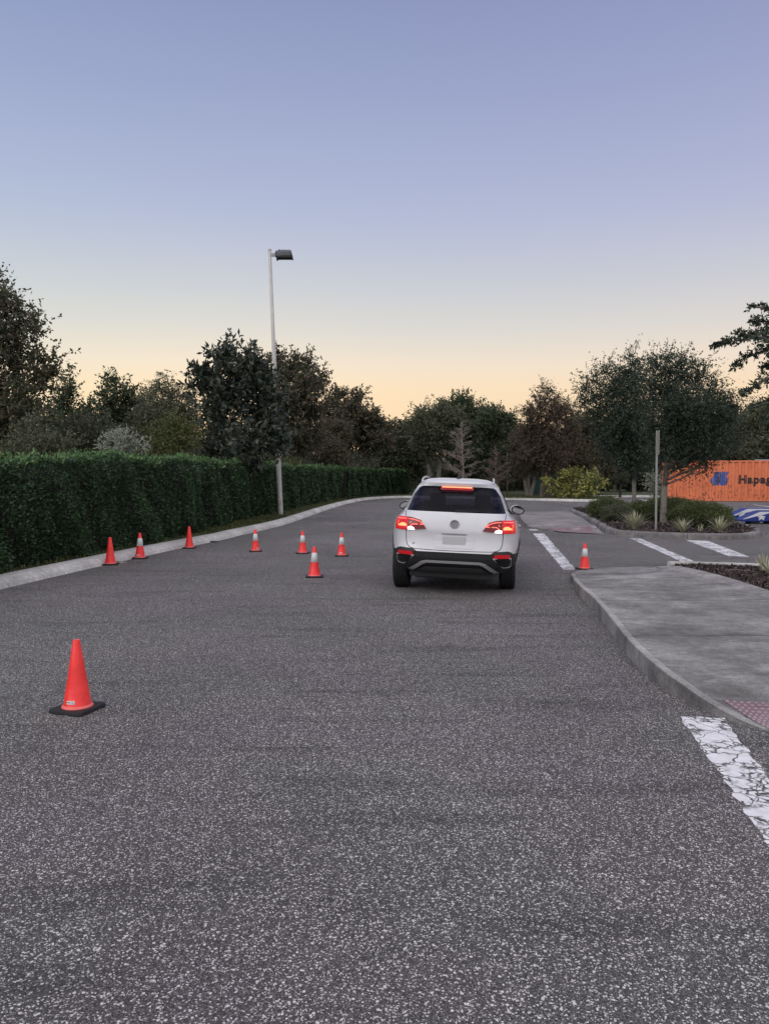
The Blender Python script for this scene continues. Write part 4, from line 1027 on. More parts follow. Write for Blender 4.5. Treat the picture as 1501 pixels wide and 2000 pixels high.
# ------------------------------------------------------------------ shipping container
A = Vector((*gp(1302, 978.5, 0), 0)); dirc = Vector((.93, -.19, 0)).normalized(); yawc = math.atan2(dirc.y, dirc.x)
root = empty('shipping_container', A, yawc); tag(root, 'long orange corrugated shipping container with blue arrow emblem and rust spots', 'shipping container')
def orange():
    m = mat('faded_orange_paint', rough=.55); t = NT(m)
    base = t.ramp(t.noise(1.2, 5, .6), [(.3, (.68,.185,.078)), (.7, (.82,.255,.115))])
    sp = t.n('ShaderNodeSeparateXYZ'); t.l(t.coord(), sp.inputs[0])
    mpz = t.n('ShaderNodeMapping'); mpz.inputs['Scale'].default_value = (3.2, 3.2, 1.5); t.l(t.coord(), mpz.inputs[0])
    rust = t.ramp(t.noise(2.6, 6, .7, mpz.outputs[0]), [(.56, g3(0)), (.60, g3(1))])
    low = t.n('ShaderNodeMapRange'); low.inputs[1].default_value = 1.7; low.inputs[2].default_value = .5; t.l(sp.outputs['Z'], low.inputs[0])
    lft = t.n('ShaderNodeMapRange'); lft.inputs[1].default_value = 9; lft.inputs[2].default_value = 1.5; lft.inputs[3].default_value = .45; t.l(sp.outputs['X'], lft.inputs[0])
    f1 = t.mix(1, rust, t.mix(1, low.outputs[0], lft.outputs[0], 'MULTIPLY'), 'MULTIPLY')
    base = t.mix(f1, base, (.05,.028,.022))
    dots = t.ramp(t.voro(2.3, 'F1', 'Distance'), [(.055, g3(1)), (.075, g3(0))]); base = t.mix(t.mix(1, dots, t.ramp(t.noise(.8,2), [(.5,g3(0)),(.6,g3(1))]), 'MULTIPLY'), base, (.10,.04,.03))
    gr = t.ramp(t.noise(4, 5, .7, mpz.outputs[0]), [(.45, g3(1)), (.75, (.8,.72,.66))]); base = t.mix(.7, base, gr, 'MULTIPLY')
    t.col(base); return m
M_OR = orange(); LC, WC, HC = 12.19, 2.44, 2.59
mb = MB(); pitch = .385; x = .24; prof = []
while x < LC-.24:
    prof += [(x,.085),(x+.10,.085),(x+.165,.009),(x+.29,.009),(x+.35,.085)]; x += pitch
prof.append((LC-.24,.085)); vs = []
for a, b in prof: vs += [(a, b, .17), (a, b, HC-.10)]
mb.add(vs, [(2*i, 2*i+2, 2*i+3, 2*i+1) for i in range(len(prof)-1)])
vs = []
for a, b in prof: vs += [(a, WC-b, .17), (a, WC-b, HC-.10)]
mb.add(vs, [(2*i, 2*i+1, 2*i+3, 2*i+2) for i in range(len(prof)-1)])
panel_o = mb.build('side_panel', M_OR, root)
for nm, bx in (('bottom_rail', [(.0,LC,.0,.06,.02,.165),(.0,LC,WC-.06,WC,.02,.165)]), ('top_rail', [(.0,LC,.0,.06,HC-.10,HC-.015),(.0,LC,WC-.06,WC,HC-.10,HC-.015)]),
               ('corner_post', [(.002,.238,-.003,.16,.12,HC-.12)]), ('corner_post', [(LC-.238,LC-.002,-.003,.16,.12,HC-.12)]), ('corner_post', [(.002,.238,WC-.16,WC+.003,.12,HC-.12)]), ('corner_post', [(LC-.238,LC-.002,WC-.16,WC+.003,.12,HC-.12)]),
               ('roof_panel', [(.03,LC-.03,.03,WC-.03,HC-.03,HC-.008)]), ('end_panel', [(.03,.06,.14,WC-.14,.14,HC-.1)]), ('end_panel', [(LC-.06,LC-.03,.14,WC-.14,.14,HC-.1)])):
    m2 = MB()
    for b_ in bx: m2.box(*b_)
    bevel(m2.build(nm, M_OR, root), .008)
for cx in (-.006, LC-.172):
    for cy in (-.006, WC-.16):
        for cz in (0, HC-.118):
            m2 = MB(); m2.box(cx, cx+.178, cy, cy+.165, cz, cz+.118); m2.box(cx+.05, cx+.125, cy-.004, cy+.0, cz+.03, cz+.09, 1); bevel(m2.build('corner_casting', [mat('worn_casting', (.30,.10,.05), .6), mat('casting_hole', (.01,.01,.01), .9)], root), .01)
m2 = MB(); m2.box(5.2, LC-.1, .02, .10, HC+.005, HC+.05); m2.build('roof_edge_strip', mat('pale_sheet_metal', (.42,.50,.56), .35, .4), root)
# emblem and lettering painted on the corrugation
bmt = bmesh.new(); bmt.from_mesh(panel_o.data); bvh = BVHTree.FromBMesh(bmt); bmt.free(); cf = Conf(bvh, 'y+')
k = A.y/1500
def cpx(px, py):   # photo position to container side coordinates
    dd = ray(px, py); nrm = Vector((-dirc.y, dirc.x, 0)); t_ = (A-Vector((0,0,EYE))).dot(nrm)/dd.dot(nrm); p = Vector((0,0,EYE))+dd*t_
    return ((p-A).dot(dirc), p.z)
def z2(x, y): return cpx(1200+x/4.987, 860+y/4.987)
M_BLUE = blotch('faded_blue_paint', [(.05,.10,.30), (.075,.14,.38)], 3)
z3 = lambda x, y: cpx(1330+x/8.778, 880+y/8.778)
embl = [[z3(*p) for p in ((485,515),(592,362),(682,362),(615,470),(592,515),(642,597),(545,597))],
        [z3(*p) for p in ((706,362),(820,362),(782,418),(768,465),(814,465),(795,515),(735,515),(735,540),(768,597),(668,597),(618,515),(645,470))]]
def fan(poly):
    bm_ = bmesh.new(); f = bm_.faces.new([bm_.verts.new((p[0],0,p[1])) for p in poly]); r = bmesh.ops.triangulate(bm_, faces=[f]); tr = [[(v.co.x, v.co.z) for v in f.verts] for f in bm_.faces]; bm_.free(); return tr
cf.panel('emblem', [t_ for e in embl for t_ in fan(e)], M_BLUE, root, .004, .035, 0)
gl = z2(1018,330); 
def textpanel(name, body, x, z, size, m, bold=.0, spacing=1.0):
    cu = bpy.data.curves.new(name, 'FONT'); cu.body = body; cu.size = size; cu.offset = bold; cu.space_character = spacing; cu.resolution_u = 3
    to = bpy.data.objects.new(name, cu); C.objects.link(to); bpy.context.view_layer.update()
    me = bpy.data.meshes.new_from_object(to.evaluated_get(bpy.context.evaluated_depsgraph_get())); bpy.data.objects.remove(to); bpy.data.curves.remove(cu)
    polys = [[(me.vertices[i].co.x+x, me.vertices[i].co.y+z) for i in p.vertices] for p in me.polygons]; bpy.data.meshes.remove(me)
    return polys
p0 = z2(1197,418); p1 = z2(1197,340); capH = p1[1]-p0[1]
polys = textpanel('lettering', 'Hapag-Lloyd', p0[0], p0[1], capH/.70, None, bold=.035, spacing=1.10)
cf.panel('lettering', polys, mat('black_lettering_paint', (.02,.02,.025), .6), root, .004, .035, 0)

# ------------------------------------------------------------------ blue starred blocks
def star(cx, cz, r, rot=90):
    P = []
    for i in range(10):
        a = R(rot+36*i); q = r if i % 2 == 0 else r*.40; P.append((cx+q*math.cos(a), cz+q*math.sin(a)))
    return P
M_NAVY = mat('blue_vinyl', (.008,.035,.24), .55); M_WV = mat('white_vinyl', (.80,.82,.86), .5)
def block(label, px, py, Y, length, Hb, stars):
    x, _ = gp(px, 1020, 0); x = dp(px, py, Y).x; root = empty('starred_block', (x, Y, 0), R(-2)); tag(root, label, 'barrier block', 'blue blocks with white stars')
    bm = bmesh.new(); D_ = .55
    side = [(0,.09),(length,.09),(length,Hb),(.62,Hb),(.05,.17),(0,.14)]
    f = bm.faces.new([bm.verts.new((a, 0, z)) for a, z in side]); r = bmesh.ops.extrude_face_region(bm, geom=[f])
    for v in [g_ for g_ in r['geom'] if isinstance(g_, bmesh.types.BMVert)]: v.co.y = D_
    bevel(bmobj('body', bm, M_NAVY, root), .02, 3)
    def flat(nm, poly, y0=-.004):
        bm = bmesh.new()
        for tr in fan(poly): bm.faces.new([bm.verts.new((p[0], y0, p[1])) for p in tr])
        bmesh.ops.remove_doubles(bm, verts=bm.verts, dist=1e-5); return bmobj(nm, bm, M_WV, root)
    flat('stripe', [(.04,.165),(.10,.165),(.95,Hb-.055),(length-.02,Hb-.055),(length-.02,Hb-.01),(.62,Hb-.012)])
    for cx, cz, r_ in stars: flat('star', star(cx, cz, r_))
    for a in (.35,.95,length-.4): m2 = MB(); m2.box(a, a+.3, .06, D_-.06, 0, .089); m2.build('foot', M_RUB, root)
block('blue block with white stars behind the other starred block', 1424, 1010, 28.0, 2.6, .44, [(.42,.235,.135),(1.25,.235,.135)])
block('nearer blue block with white stars beside the island tip', 1446, 1015, 26.0, 2.6, .43, [(.68,.235,.135),(1.6,.235,.135)])

# ------------------------------------------------------------------ the car
car = empty('car', (.915, 10.46, 0), R(-7.6)); tag(car, 'white compact crossover seen from behind with brake lights on', 'car')
ROLL = R(2.1)
M_WHITE = mat('white_car_paint', (.78,.79,.80), .28); NTc = NT(M_WHITE); NTc.b.inputs['Coat Weight'].default_value = .6; NTc.b.inputs['Coat Roughness'].default_value = .08
NTc.col(NTc.ramp(NTc.noise(3,3), [(.3,(.62,.63,.645)),(.7,(.68,.69,.705))]))
M_PLAS = blotch('black_textured_plastic', [(.012,.012,.013), (.022,.022,.023)], 40, .6, 200, .15)
M_SILV = mat('silver_painted_trim', (.36,.36,.365), .4, .1)
M_CHR = mat('satin_chrome', (.62,.62,.63), .3, .35)
def glass(nm, tint, refl):
  M_GLASS = mat(nm, (.01,.01,.013), .04); t = NT(M_GLASS)
  tr = t.n('ShaderNodeBsdfTransparent'); tr.inputs[0].default_value = (*tint,1); mx = t.n('ShaderNodeMixShader'); fr_ = t.n('ShaderNodeFresnel'); fr_.inputs[0].default_value = 1.45
  ad = t.n('ShaderNodeMath', operation='MULTIPLY_ADD'); t.l(fr_.outputs[0], ad.inputs[0]); ad.inputs[1].default_value = refl; ad.inputs[2].default_value = 0
  gls = t.n('ShaderNodeBsdfGlossy'); gls.inputs['Roughness'].default_value = .03; gls.inputs[0].default_value = (.8,.8,.9,1)
  t.l(ad.outputs[0], mx.inputs[0]); t.l(tr.outputs[0], mx.inputs[1]); t.l(gls.outputs[0], mx.inputs[2]); t.l(mx.outputs[0], t.t.nodes['Material Output'].inputs[0])
  return M_GLASS
M_GLASS = glass('tinted_glass', (.40,.38,.50), .45); M_WSH = glass('windshield_glass', (.85,.88,.88), .8)
M_SEAM = mat('dark_seam', (.02,.02,.02), .8)
M_INT = mat('dark_interior', (.012,.012,.018), .9)
LCAR = 4.46
# z, half width, rear y, front y
PR = [(.30,.77,.22,4.18),(.36,.84,.13,4.28),(.44,0.895,.06,4.36),(.52,0.912,.03,4.40),(.60,.918,.02,4.42),(.66,0.925,.05,4.42),(.74,0.930,.075,4.40),(.82,0.930,.08,4.36),(.90,0.924,.075,4.26),(.97,0.908,.09,4.05),
      (1.02,0.885,.11,3.75),(1.06,.845,.13,3.45),(1.10,.80,.155,3.25),(1.14,.775,.185,3.12),(1.22,.745,.27,2.95),(1.30,.712,.355,2.76),(1.38,.675,.44,2.55),(1.45,.635,.52,2.32),(1.50,.60,.545,2.15),(1.545,.56,.53,1.98),(1.575,.51,.58,1.80),(1.60,.42,.72,1.62),(1.615,.28,.95,1.5)]
def lerp_prof(z):
    for a, b in zip(PR, PR[1:]):
        if a[0] <= z <= b[0]:
            f = (z-a[0])/(b[0]-a[0]); return [a[i]+(b[i]-a[i])*f for i in range(1,4)]
    return list(PR[-1][1:])
bm = bmesh.new(); NS = 96; rings = []
zz = sorted(set([p[0] for p in PR]+[.33,.40,.48,.56,.63,.70,.78,.86,.935,1.12,1.18,1.26,1.34,1.42,1.475,1.52,1.56]))
for z in zz:
    hw, yr, yf = lerp_prof(z); n_ = 6.0 if z < 1.15 else (4.2 if z < 1.5 else 3.2); cy = (yr+yf)/2; hl = (yf-yr)/2; rg = []
    for kk in range(NS):
        a = 2*math.pi*(kk+.5)/NS; ca, sa = math.cos(a), math.sin(a)
        x_ = hw*math.copysign(abs(ca)**(2/n_), ca); y_ = cy+hl*math.copysign(abs(sa)**(2/n_), sa)
        rg.append(bm.verts.new((x_, y_, z)))
    rings.append(rg)
for a, b in zip(rings, rings[1:]):
    for i in range(NS): bm.faces.new((a[i], a[(i+1)%NS], b[(i+1)%NS], b[i]))
bm.faces.new(rings[-1]); bm.faces.new(rings[0][::-1]); bmesh.ops.recalc_face_normals(bm, faces=bm.faces)
me = bpy.data.meshes.new('shell'); bm.to_mesh(me); bm.free(); shell = bpy.data.objects.new('shell', me); C.objects.link(shell)
# wheel openings
AX = (.90, 3.58); WR = .345
cut = MB()
for ay in AX:
    for sx in (-1,1):
        n = 40; vs = []
        for xx in (.55*sx, 1.3*sx):
            for kk in range(n): a = 2*math.pi*kk/n; vs.append((xx, ay+(WR+.05)*math.cos(a), WR-.01+(WR+.05)*math.sin(a)))
        cut.add(vs, [(kk, (kk+1)%n, n+(kk+1)%n, n+kk) for kk in range(n)]+[tuple(range(n))[::-1], tuple(range(n,2*n))])
cutter = cut.build('cutter', M_SEAM)
bmc = bmesh.new(); bmc.from_mesh(cutter.data); bmesh.ops.recalc_face_normals(bmc, faces=bmc.faces); bmc.to_mesh(cutter.data); bmc.free()
md = shell.modifiers.new('b', 'BOOLEAN'); md.operation = 'DIFFERENCE'; md.object = cutter; md.solver = 'EXACT'
bpy.context.view_layer.update(); dg = bpy.context.evaluated_depsgraph_get()
me2 = bpy.data.meshes.new_from_object(shell.evaluated_get(dg))
bm = bmesh.new(); bm.from_mesh(me2)
bpy.data.objects.remove(shell); bpy.data.objects.remove(cutter)
full = bm.copy(); bmesh.ops.triangulate(full, faces=full.faces); BV = BVHTree.FromBMesh(full); full.free()
rear = Conf(BV, 'y+'); rgt = Conf(BV, 'x-'); lft_ = Conf(BV, 'x+')
def cutpl(flt, co, no):
    fs = [f for f in bm.faces if flt(f)]; es = {e for f in fs for e in f.edges}; vs_ = {v for f in fs for v in f.verts}
    bmesh.ops.bisect_plane(bm, geom=list(vs_)+list(es)+fs, plane_co=co, plane_no=no, dist=1e-5)
isrear = lambda f: f.normal.y < -.12 and f.calc_center_median().y < 1.2
isfront = lambda f: f.normal.y > .2 and f.calc_center_median().y > 1.2 and f.calc_center_median().z > 1.0
isside = lambda f: abs(f.normal.x) > .5 and 1.0 < f.calc_center_median().z < 1.56
GZ0, GZ1 = 1.145, 1.495
XB, SL = .70, .34      # half width of the rear glass at its foot, and how much it narrows per metre
for z in (GZ0, GZ1, 1.43, .60): cutpl(isrear, (0,0,z), (0,0,1))
for sx in (-1,1):
    cutpl(isrear, (sx*XB,0,GZ0), (sx*1,0,SL)); cutpl(isrear, (sx*.49,0,GZ1), (sx*.42,0,1.0)); cutpl(isrear, (sx*.555,0,GZ1-.035), (sx*1.0,0,.75))
for sx in (-1,1): cutpl(lambda f: isfront(f) and f.calc_center_median().z > 1.1, (sx*.68,0,1.12), (sx*1,0,.45))
for z in (1.13, 1.50): cutpl(isfront, (0,0,z), (0,0,1))
for z in (1.12, 1.485): cutpl(isside, (0,0,z), (0,0,1))
SP = [((0,.62,1.12),(0,1,-.75)),((0,1.02,1.12),(0,1,-.35)),((0,1.10,1.12),(0,1,-.35)),((0,1.98,1.12),(0,1,0)),((0,2.06,1.12),(0,1,0)),((0,2.86,1.12),(0,1,1.55)),((0,2.98,1.12),(0,1,1.55))]
for co, no in SP: cutpl(isside, co, no)
cutpl(lambda f: abs(f.normal.x) > .3 and f.calc_center_median().z < .7, (0,0,.42), (0,0,1))
def side_s(c, co, no): return (c-Vector(co)).dot(Vector(no)) > 0
for f in bm.faces:
    c = f.calc_center_median(); nrm = f.normal; k_ = 0
    if isrear(f):
        if GZ0 < c.z < GZ1 and abs(c.x) < XB-(c.z-GZ0)*SL and (abs(c.x)-.49)*.42+(c.z-GZ1) < 0 and (abs(c.x)-.555)+(c.z-GZ1+.035)*.75 < 0: k_ = 1
        elif c.z < .60: k_ = 3
    elif isfront(f) and 1.13 < c.z < 1.50 and abs(c.x) < .68-(c.z-1.12)*.45: k_ = 2
    elif isside(f) and 1.12 < c.z < 1.485:
        s = [side_s(c, *p) for p in SP]
        if (s[0] and not s[1]) or (s[2] and not s[3]) or (s[4] and not s[5]): k_ = 4
        elif s[1] and not s[2]: k_ = 3
        elif s[3] and not s[4]: k_ = 3
    if k_ == 0 and c.z < .42 and nrm.z > -.9: k_ = 3
    if k_ == 0 and nrm.z < -.9: k_ = 3
    # inside of the wheel openings
    for ay in AX:
        if k_ in (0,3) and math.hypot(c.y-ay, c.z-WR+.01) < WR+.052: k_ = 3
    f.material_index = k_
def take(idx, name, m, parent=None, smooth=True, xs=0):
    b2 = bm.copy(); bmesh.ops.delete(b2, geom=[f for f in b2.faces if f.material_index not in idx or (xs and f.calc_center_median().x*xs < 0)], context='FACES')
    for f in b2.faces: f.material_index = 0
    o = bmobj(name, b2, m, parent, smooth, norm=False); return o
body = take((0,), 'body', M_WHITE, car); 
for p in body.data.polygons: p.use_smooth = True
clad = take((3,), 'cladding', M_PLAS, car)
rw = take((1,), 'rear_window', M_GLASS, car)
ws = take((2,), 'windshield', M_WSH, car)
sw = take((4,), 'side_window', M_GLASS, car, xs=1); sw2 = take((4,), 'side_window', M_GLASS, car, xs=-1)
bm.free()
es = body.modifiers.new('e', 'EDGE_SPLIT'); es.split_angle = R(50)
es = clad.modifiers.new('e', 'EDGE_SPLIT'); es.split_angle = R(50)
# bumper corners rise above the middle, with lamps, trims and silver skid strip
def mir(P): return [(-x, z) for x, z in P]
crn = [(.47,.585),(.52,.61),(.56,.635),(.74,.640),(.80,.62),(.822,.55),(.822,.40),(.60,.40),(.44,.40),(.44,.585)]
for s_ in (1,-1): rear.panel('bumper_corner', crn if s_ > 0 else mir(crn), M_PLAS, car, .006, .035, .008)
mid = [(-.45,.40),(.45,.40),(.45,.597),(-.45,.597)]
rear.panel('bumper_middle', mid, M_PLAS, car, .004, .04, .006)
refl = [(.545,.545),(.78,.545),(.775,.583),(.755,.594),(.585,.594),(.56,.582)]
M_REFR = emit('glowing_red_reflector', (1,.02,.03), .12, (.50,.010,.016))  # unlit reflector, given a faint glow of its own
M_PIPE = mat('black_outlet', (.004,.004,.005), .4)
for s_ in (1,-1):
    q = refl if s_ > 0 else mir(refl); rear.panel('reflector', q, M_REFR, car, .018, .03, .008)
    fr2 = [(.54,.538),(.79,.538),(.79,.43),(.765,.408),(.685,.408)]; q = fr2 if s_ > 0 else mir(fr2)
    ex = rear.panel('outlet_trim', q, M_PIPE, car, .015, .03, .006)
    mb = MB(); pts = [rear.hit(a, b)[0]-Vector((0,.034,0)) for a, b in (q+[q[0]])]; mb.tube(pts[:2], .0075, 6); mb.tube(pts[1:], .0045, 6); mb.build('outlet_rim', M_CHR, ex)
skid = [(-.64,.325),(-.44,.463),(-.37,.482),(.37,.482),(.44,.463),(.64,.325),(.56,.315),(.42,.418),(.36,.446),(-.36,.446),(-.42,.418),(-.56,.315)]
rear.panel('skid_strip', fan(skid), M_SILV, car, .022, .05, .012)
low = [(-.50,.325),(-.38,.39),(.38,.39),(.50,.325),(.44,.312),(-.44,.312)]
rear.panel('diffuser', fan(low), mat('dark_grey_plastic', (.05,.05,.052), .5), car, .02, .05, .01)
mb = MB()
mb.box(-.55,.55,.3,3.9,.20,.31); mb.box(-.62,-.35,.35,.75,.21,.30)
bevel(mb.build('underbody', M_PLAS, car), .02)
# tail lamps
M_LRED = emit('lit_red_lens', (1,.012,.02), .34, (.42,.006,.010)); M_LDK = mat('dark_red_lens', (.16,.006,.010), .12)
M_LLINE = emit('light_guide', (1,.16,.12), 1.7); M_LORG = emit('glowing_brake_bulb', (1,.22,.08), 3.2); M_LWHT = emit('reversing_light', (1,.93,.86), 2.6, (.8,.8,.8))
for s_ in (1,-1):
    S_ = (lambda P: P) if s_ > 0 else mir
    outer = [(.655,.885),(.842,.880),(.846,.96),(.832,1.055),(.655,1.062)]
    tl = rear.panel('tail_light', S_(outer), M_LRED, car, .010, .03, .010, fallback=.2)
    innr = [(.385,.908),(.648,.886),(.648,1.062),(.56,1.052),(.47,1.026)]
    tin = rear.panel('lens', S_(innr), M_LDK, tl, .010, .03, .010)
    def strip(pts, r, m, nm):
        q = S_(pts); P_ = []
        for a, b in zip(q, q[1:]):
            for kk in range(6): P_.append((a[0]+(b[0]-a[0])*kk/6, a[1]+(b[1]-a[1])*kk/6))
        P_.append(q[-1]); H3 = []
        for a, b in P_:
            h = rear.hit(a, b)[0]
            if h is not None: H3.append(h-Vector((0,.022,0)))
        mb = MB(); mb.tube(H3, r, 6); mb.build(nm, m, tl, True)
    strip([(.64,1.035),(.56,1.028),(.485,1.008),(.425,.968),(.48,.966)], .0065, M_LLINE, 'light_guide')
    strip([(.505,.966),(.575,.966),(.615,.935)], .0065, M_LLINE, 'light_guide')
    strip([(.60,1.0),(.618,.975)], .005, M_LLINE, 'light_guide')
    strip([(.67,1.035),(.80,1.030)], .0065, M_LLINE, 'light_guide')
    strip([(.795,1.0),(.805,.945)], .004, M_LLINE, 'light_guide')
    bulb = [(.665,.932),(.80,.932),(.775,.955),(.73,.978),(.69,.974),(.665,.955)]
    rear.panel('bulb', S_(bulb), M_LORG, tl, .021, .03, .004)
    rv = [(.545,.892),(.645,.888),(.648,.922),(.60,.934),(.56,.918)]
    rear.panel('reversing_lamp', S_(rv), M_LWHT, tl, .022, .03, .004)
# high brake light under the roof spoiler, spoiler, seams
spo = [(-.50,1.490),(-.30,1.503),(0,1.508),(.30,1.503),(.50,1.490),(.52,1.505),(.50,1.528),(.30,1.540),(0,1.543),(-.30,1.540),(-.50,1.528),(-.52,1.505)]
sp_o = rear.panel('roof_spoiler', fan(spo), M_WHITE, car, .022, .025, .03)
bl = rear.panel('high_brake_light', rect(-.215,.215,1.482,1.494,.004), emit('lit_brake_strip', (1,.24,.10), 3.2), car, .062, .05, .008)
rear.panel('brake_light_housing', rect(-.235,.235,1.448,1.479,.004), emit('red_glow_housing', (1,.0,.01), .05, (.2,.004,.006)), car, .05, .05, .006)
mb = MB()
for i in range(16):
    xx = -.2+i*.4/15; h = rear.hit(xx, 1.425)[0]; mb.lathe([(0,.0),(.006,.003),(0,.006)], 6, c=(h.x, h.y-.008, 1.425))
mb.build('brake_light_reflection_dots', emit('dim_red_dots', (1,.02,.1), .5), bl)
mb = MB()
seam = [(-.70,GZ0-.005),(-.67,.90),(-.66,.74),(-.635,.672),(-.58,.640),(-.45,.628),(0,.622),(.45,.628),(.58,.640),(.635,.672),(.66,.74),(.67,.90),(.70,GZ0-.005)]
mb.tube(rear.line(seam, .004, .0015), .0045, 5, cap=False)
tgl = mb.build('tailgate_seam', M_SEAM, car)
# number plate recess, blank plate, badge ring, small trim badge
pr = rear.panel('plate_recess', rect(-.27,.27,.655,.83,.03), mat('shaded_white_panel', (.66,.67,.68), .4), car, .004, .05, .002)
mb = MB(); h = rear.hit(0,.745)[0]; mb.box(-.155,.155,h.y-.018,h.y-.010,.668,.818); bevel(mb.build('number_plate', mat('blank_plate', (.52,.52,.53), .45), car), .004)
mb = MB(); h = rear.hit(0,.99)[0]
mb.tube([(math.cos(a*math.pi/16)*.062, h.y-.012, .985+math.sin(a*math.pi/16)*.062) for a in range(33)], .008, 6); mb.build('badge_ring', M_CHR, car, True)
rear.panel('badge_disc', [(.058*math.cos(k*math.pi/14), .985+.058*math.sin(k*math.pi/14)) for k in range(28)], mat('badge_grey', (.20,.20,.21), .35, .3), car, .006, .5, .002)
tx = textpanel('trim_badge', 'SE', -.575, .69, .036, None, .0)
rear.panel('trim_badge', tx, mat('grey_badge', (.09,.09,.09), .3, .5), car, .004, .5, .002)
mb = MB(); mb.box(-.17,.17, rear.hit(0,.86)[0].y-.02, rear.hit(0,.86)[0].y-.004, .848,.862); bevel(mb.build('tailgate_handle', mat('handle_grey', (.35,.35,.36), .4), car), .004)
# wiper
mb = MB(); P_ = [rear.hit(a, b)[0]-Vector((0,.02,0)) for a, b in ((0,1.16),(.12,1.165),(.25,1.17),(.36,1.17))]; mb.tube(P_, [.013,.010,.008,.006], 6); mb.build('rear_wiper', M_PLAS, car, True)
# side seams, arch trims, roof rails, aerial, mirrors
for cf_, s_ in ((rgt,1),(lft_,-1)):
    for pts in ([(1.08,1.12),(1.06,.95),(1.22,.72),(1.32,.46)], [(2.02,1.12),(2.02,.46)], [(3.0,1.06),(3.06,.8),(3.05,.46)], [(.35,.62),(.55,.64)]):
        L3 = cf_.line(pts, .004, .001, 8)
        if len(L3) > 1: mb = MB(); mb.tube(L3, .0045, 4, cap=False); mb.build('door_seam', M_SEAM, car)
    for a0, a1 in ((1.25,1.47),(2.2,2.42)):
        mb = MB(); L3 = [cf_.hit(a0+(a1-a0)*k/6, .93)[0]+Vector((s_*(.012+.018*math.sin(math.pi*k/6)),0,0)) for k in range(7)]; mb.tube(L3, .012, 6); mb.build('door_handle', M_WHITE, car, True)
    for ay in AX:
        mb = MB(); vs = []; n = 32
        for kk in range(n+1):
            a = R(4)+R(172)*kk/n
            for rr, dd_ in ((WR+.045,.0),(WR+.048,.016),(WR+.095,.012),(WR+.10,.0)):
                yy, z_ = ay+rr*math.cos(a), WR-.01+rr*math.sin(a); h = BV.ray_cast(Vector((s_*3, ay+(WR+.11)*math.cos(a), WR-.01+(WR+.11)*math.sin(a))), Vector((-s_,0,0)))[0]
                xx = abs(h.x) if h is not None and abs(h.x) > .7 else .86
                vs.append((s_*(xx+dd_), yy, z_))
        mb.add(vs, [(kk*4+j, (kk+1)*4+j, (kk+1)*4+j+1, kk*4+j+1) for kk in range(n) for j in range(3)]); mb.build('arch_trim', M_PLAS, car, True)
    # roof rail
    mb = MB(); xr = .515; pts = [(xr*s_,.66,1.548),(xr*s_,.76,1.583),(xr*s_,.90,1.602),(xr*s_,1.4,1.618),(xr*s_,2.0,1.60),(xr*s_*1.02,2.15,1.56)]
    mb.tube(catmull([Vector(p) for p in pts], 5), .014, 8); mb.build('roof_rail', M_CHR, car, True)
    # door mirror
    cx = .945*s_; cy = 2.72; cz = 1.105
    bm_ = bmesh.new(); bmesh.ops.create_icosphere(bm_, subdivisions=3, radius=1)
    for v in bm_.verts:
        X, Y_, Z = v.co; Y_ = Y_*.09 if Y_ > 0 else max(Y_, -.25)*.09
        sh = 1-.25*max(0, X*s_)*(1 if Z > 0 else .3)
        v.co = Vector((X*.125, Y_, Z*.082*sh-(.012*X*s_)))
    mr = bmobj('door_mirror', bm_, M_WHITE, car, True); mr.location = (cx, cy, cz); mr.rotation_euler = (R(4), 0, R(20*s_))
    bm_ = bmesh.new(); bmesh.ops.create_circle(bm_, cap_ends=True, segments=28, radius=1)
    for v in bm_.verts:
        X, Y_, _ = v.co; sh = 1-.25*max(0, X*s_)*(1 if Y_ > 0 else .3); v.co = Vector((X*.121, -.0265, Y_*.079*sh-.012*X*s_))
    rim_ = bmobj('mirror_surround', bm_, mat('black_mirror_surround', (.01,.01,.01), .4), mr, False)
    bm_ = bmesh.new(); bmesh.ops.create_circle(bm_, cap_ends=True, segments=28, radius=1)
    for v in bm_.verts:
        X, Y_, _ = v.co; sh = 1-.25*max(0, X*s_)*(1 if Y_ > 0 else .3); v.co = Vector((X*.100, -.030, Y_*.060*sh-.012*X*s_))
    bmobj('mirror_glass', bm_, mat('mirror_silver', (.8,.8,.82), .03, 1.0), mr, False)
    mb = MB(); mb.tube([(.83*s_, 2.78, 1.05),(.90*s_, 2.76, 1.05),(.93*s_, 2.74, 1.06)], [.03,.026,.022], 8); mb.build('mirror_arm', M_PLAS, car, True)
mb = MB(); vs = []
for yy, hh, ww in ((.86,.006,.030),(.92,.075,.026),(1.0,.06,.03),(1.12,.01,.02)): vs += [(-ww,yy,1.585),(-ww,yy,1.612),(0,yy,1.612+hh),(ww,yy,1.612),(ww,yy,1.585)]
mb.add(vs, [(5*i+j, 5*i+j+1, 5*i+5+j+1, 5*i+5+j) for i in range(3) for j in range(4)]+[(0,1,2,3,4),(19,18,17,16,15)])
mb.build('roof_aerial', M_PLAS, car, True)
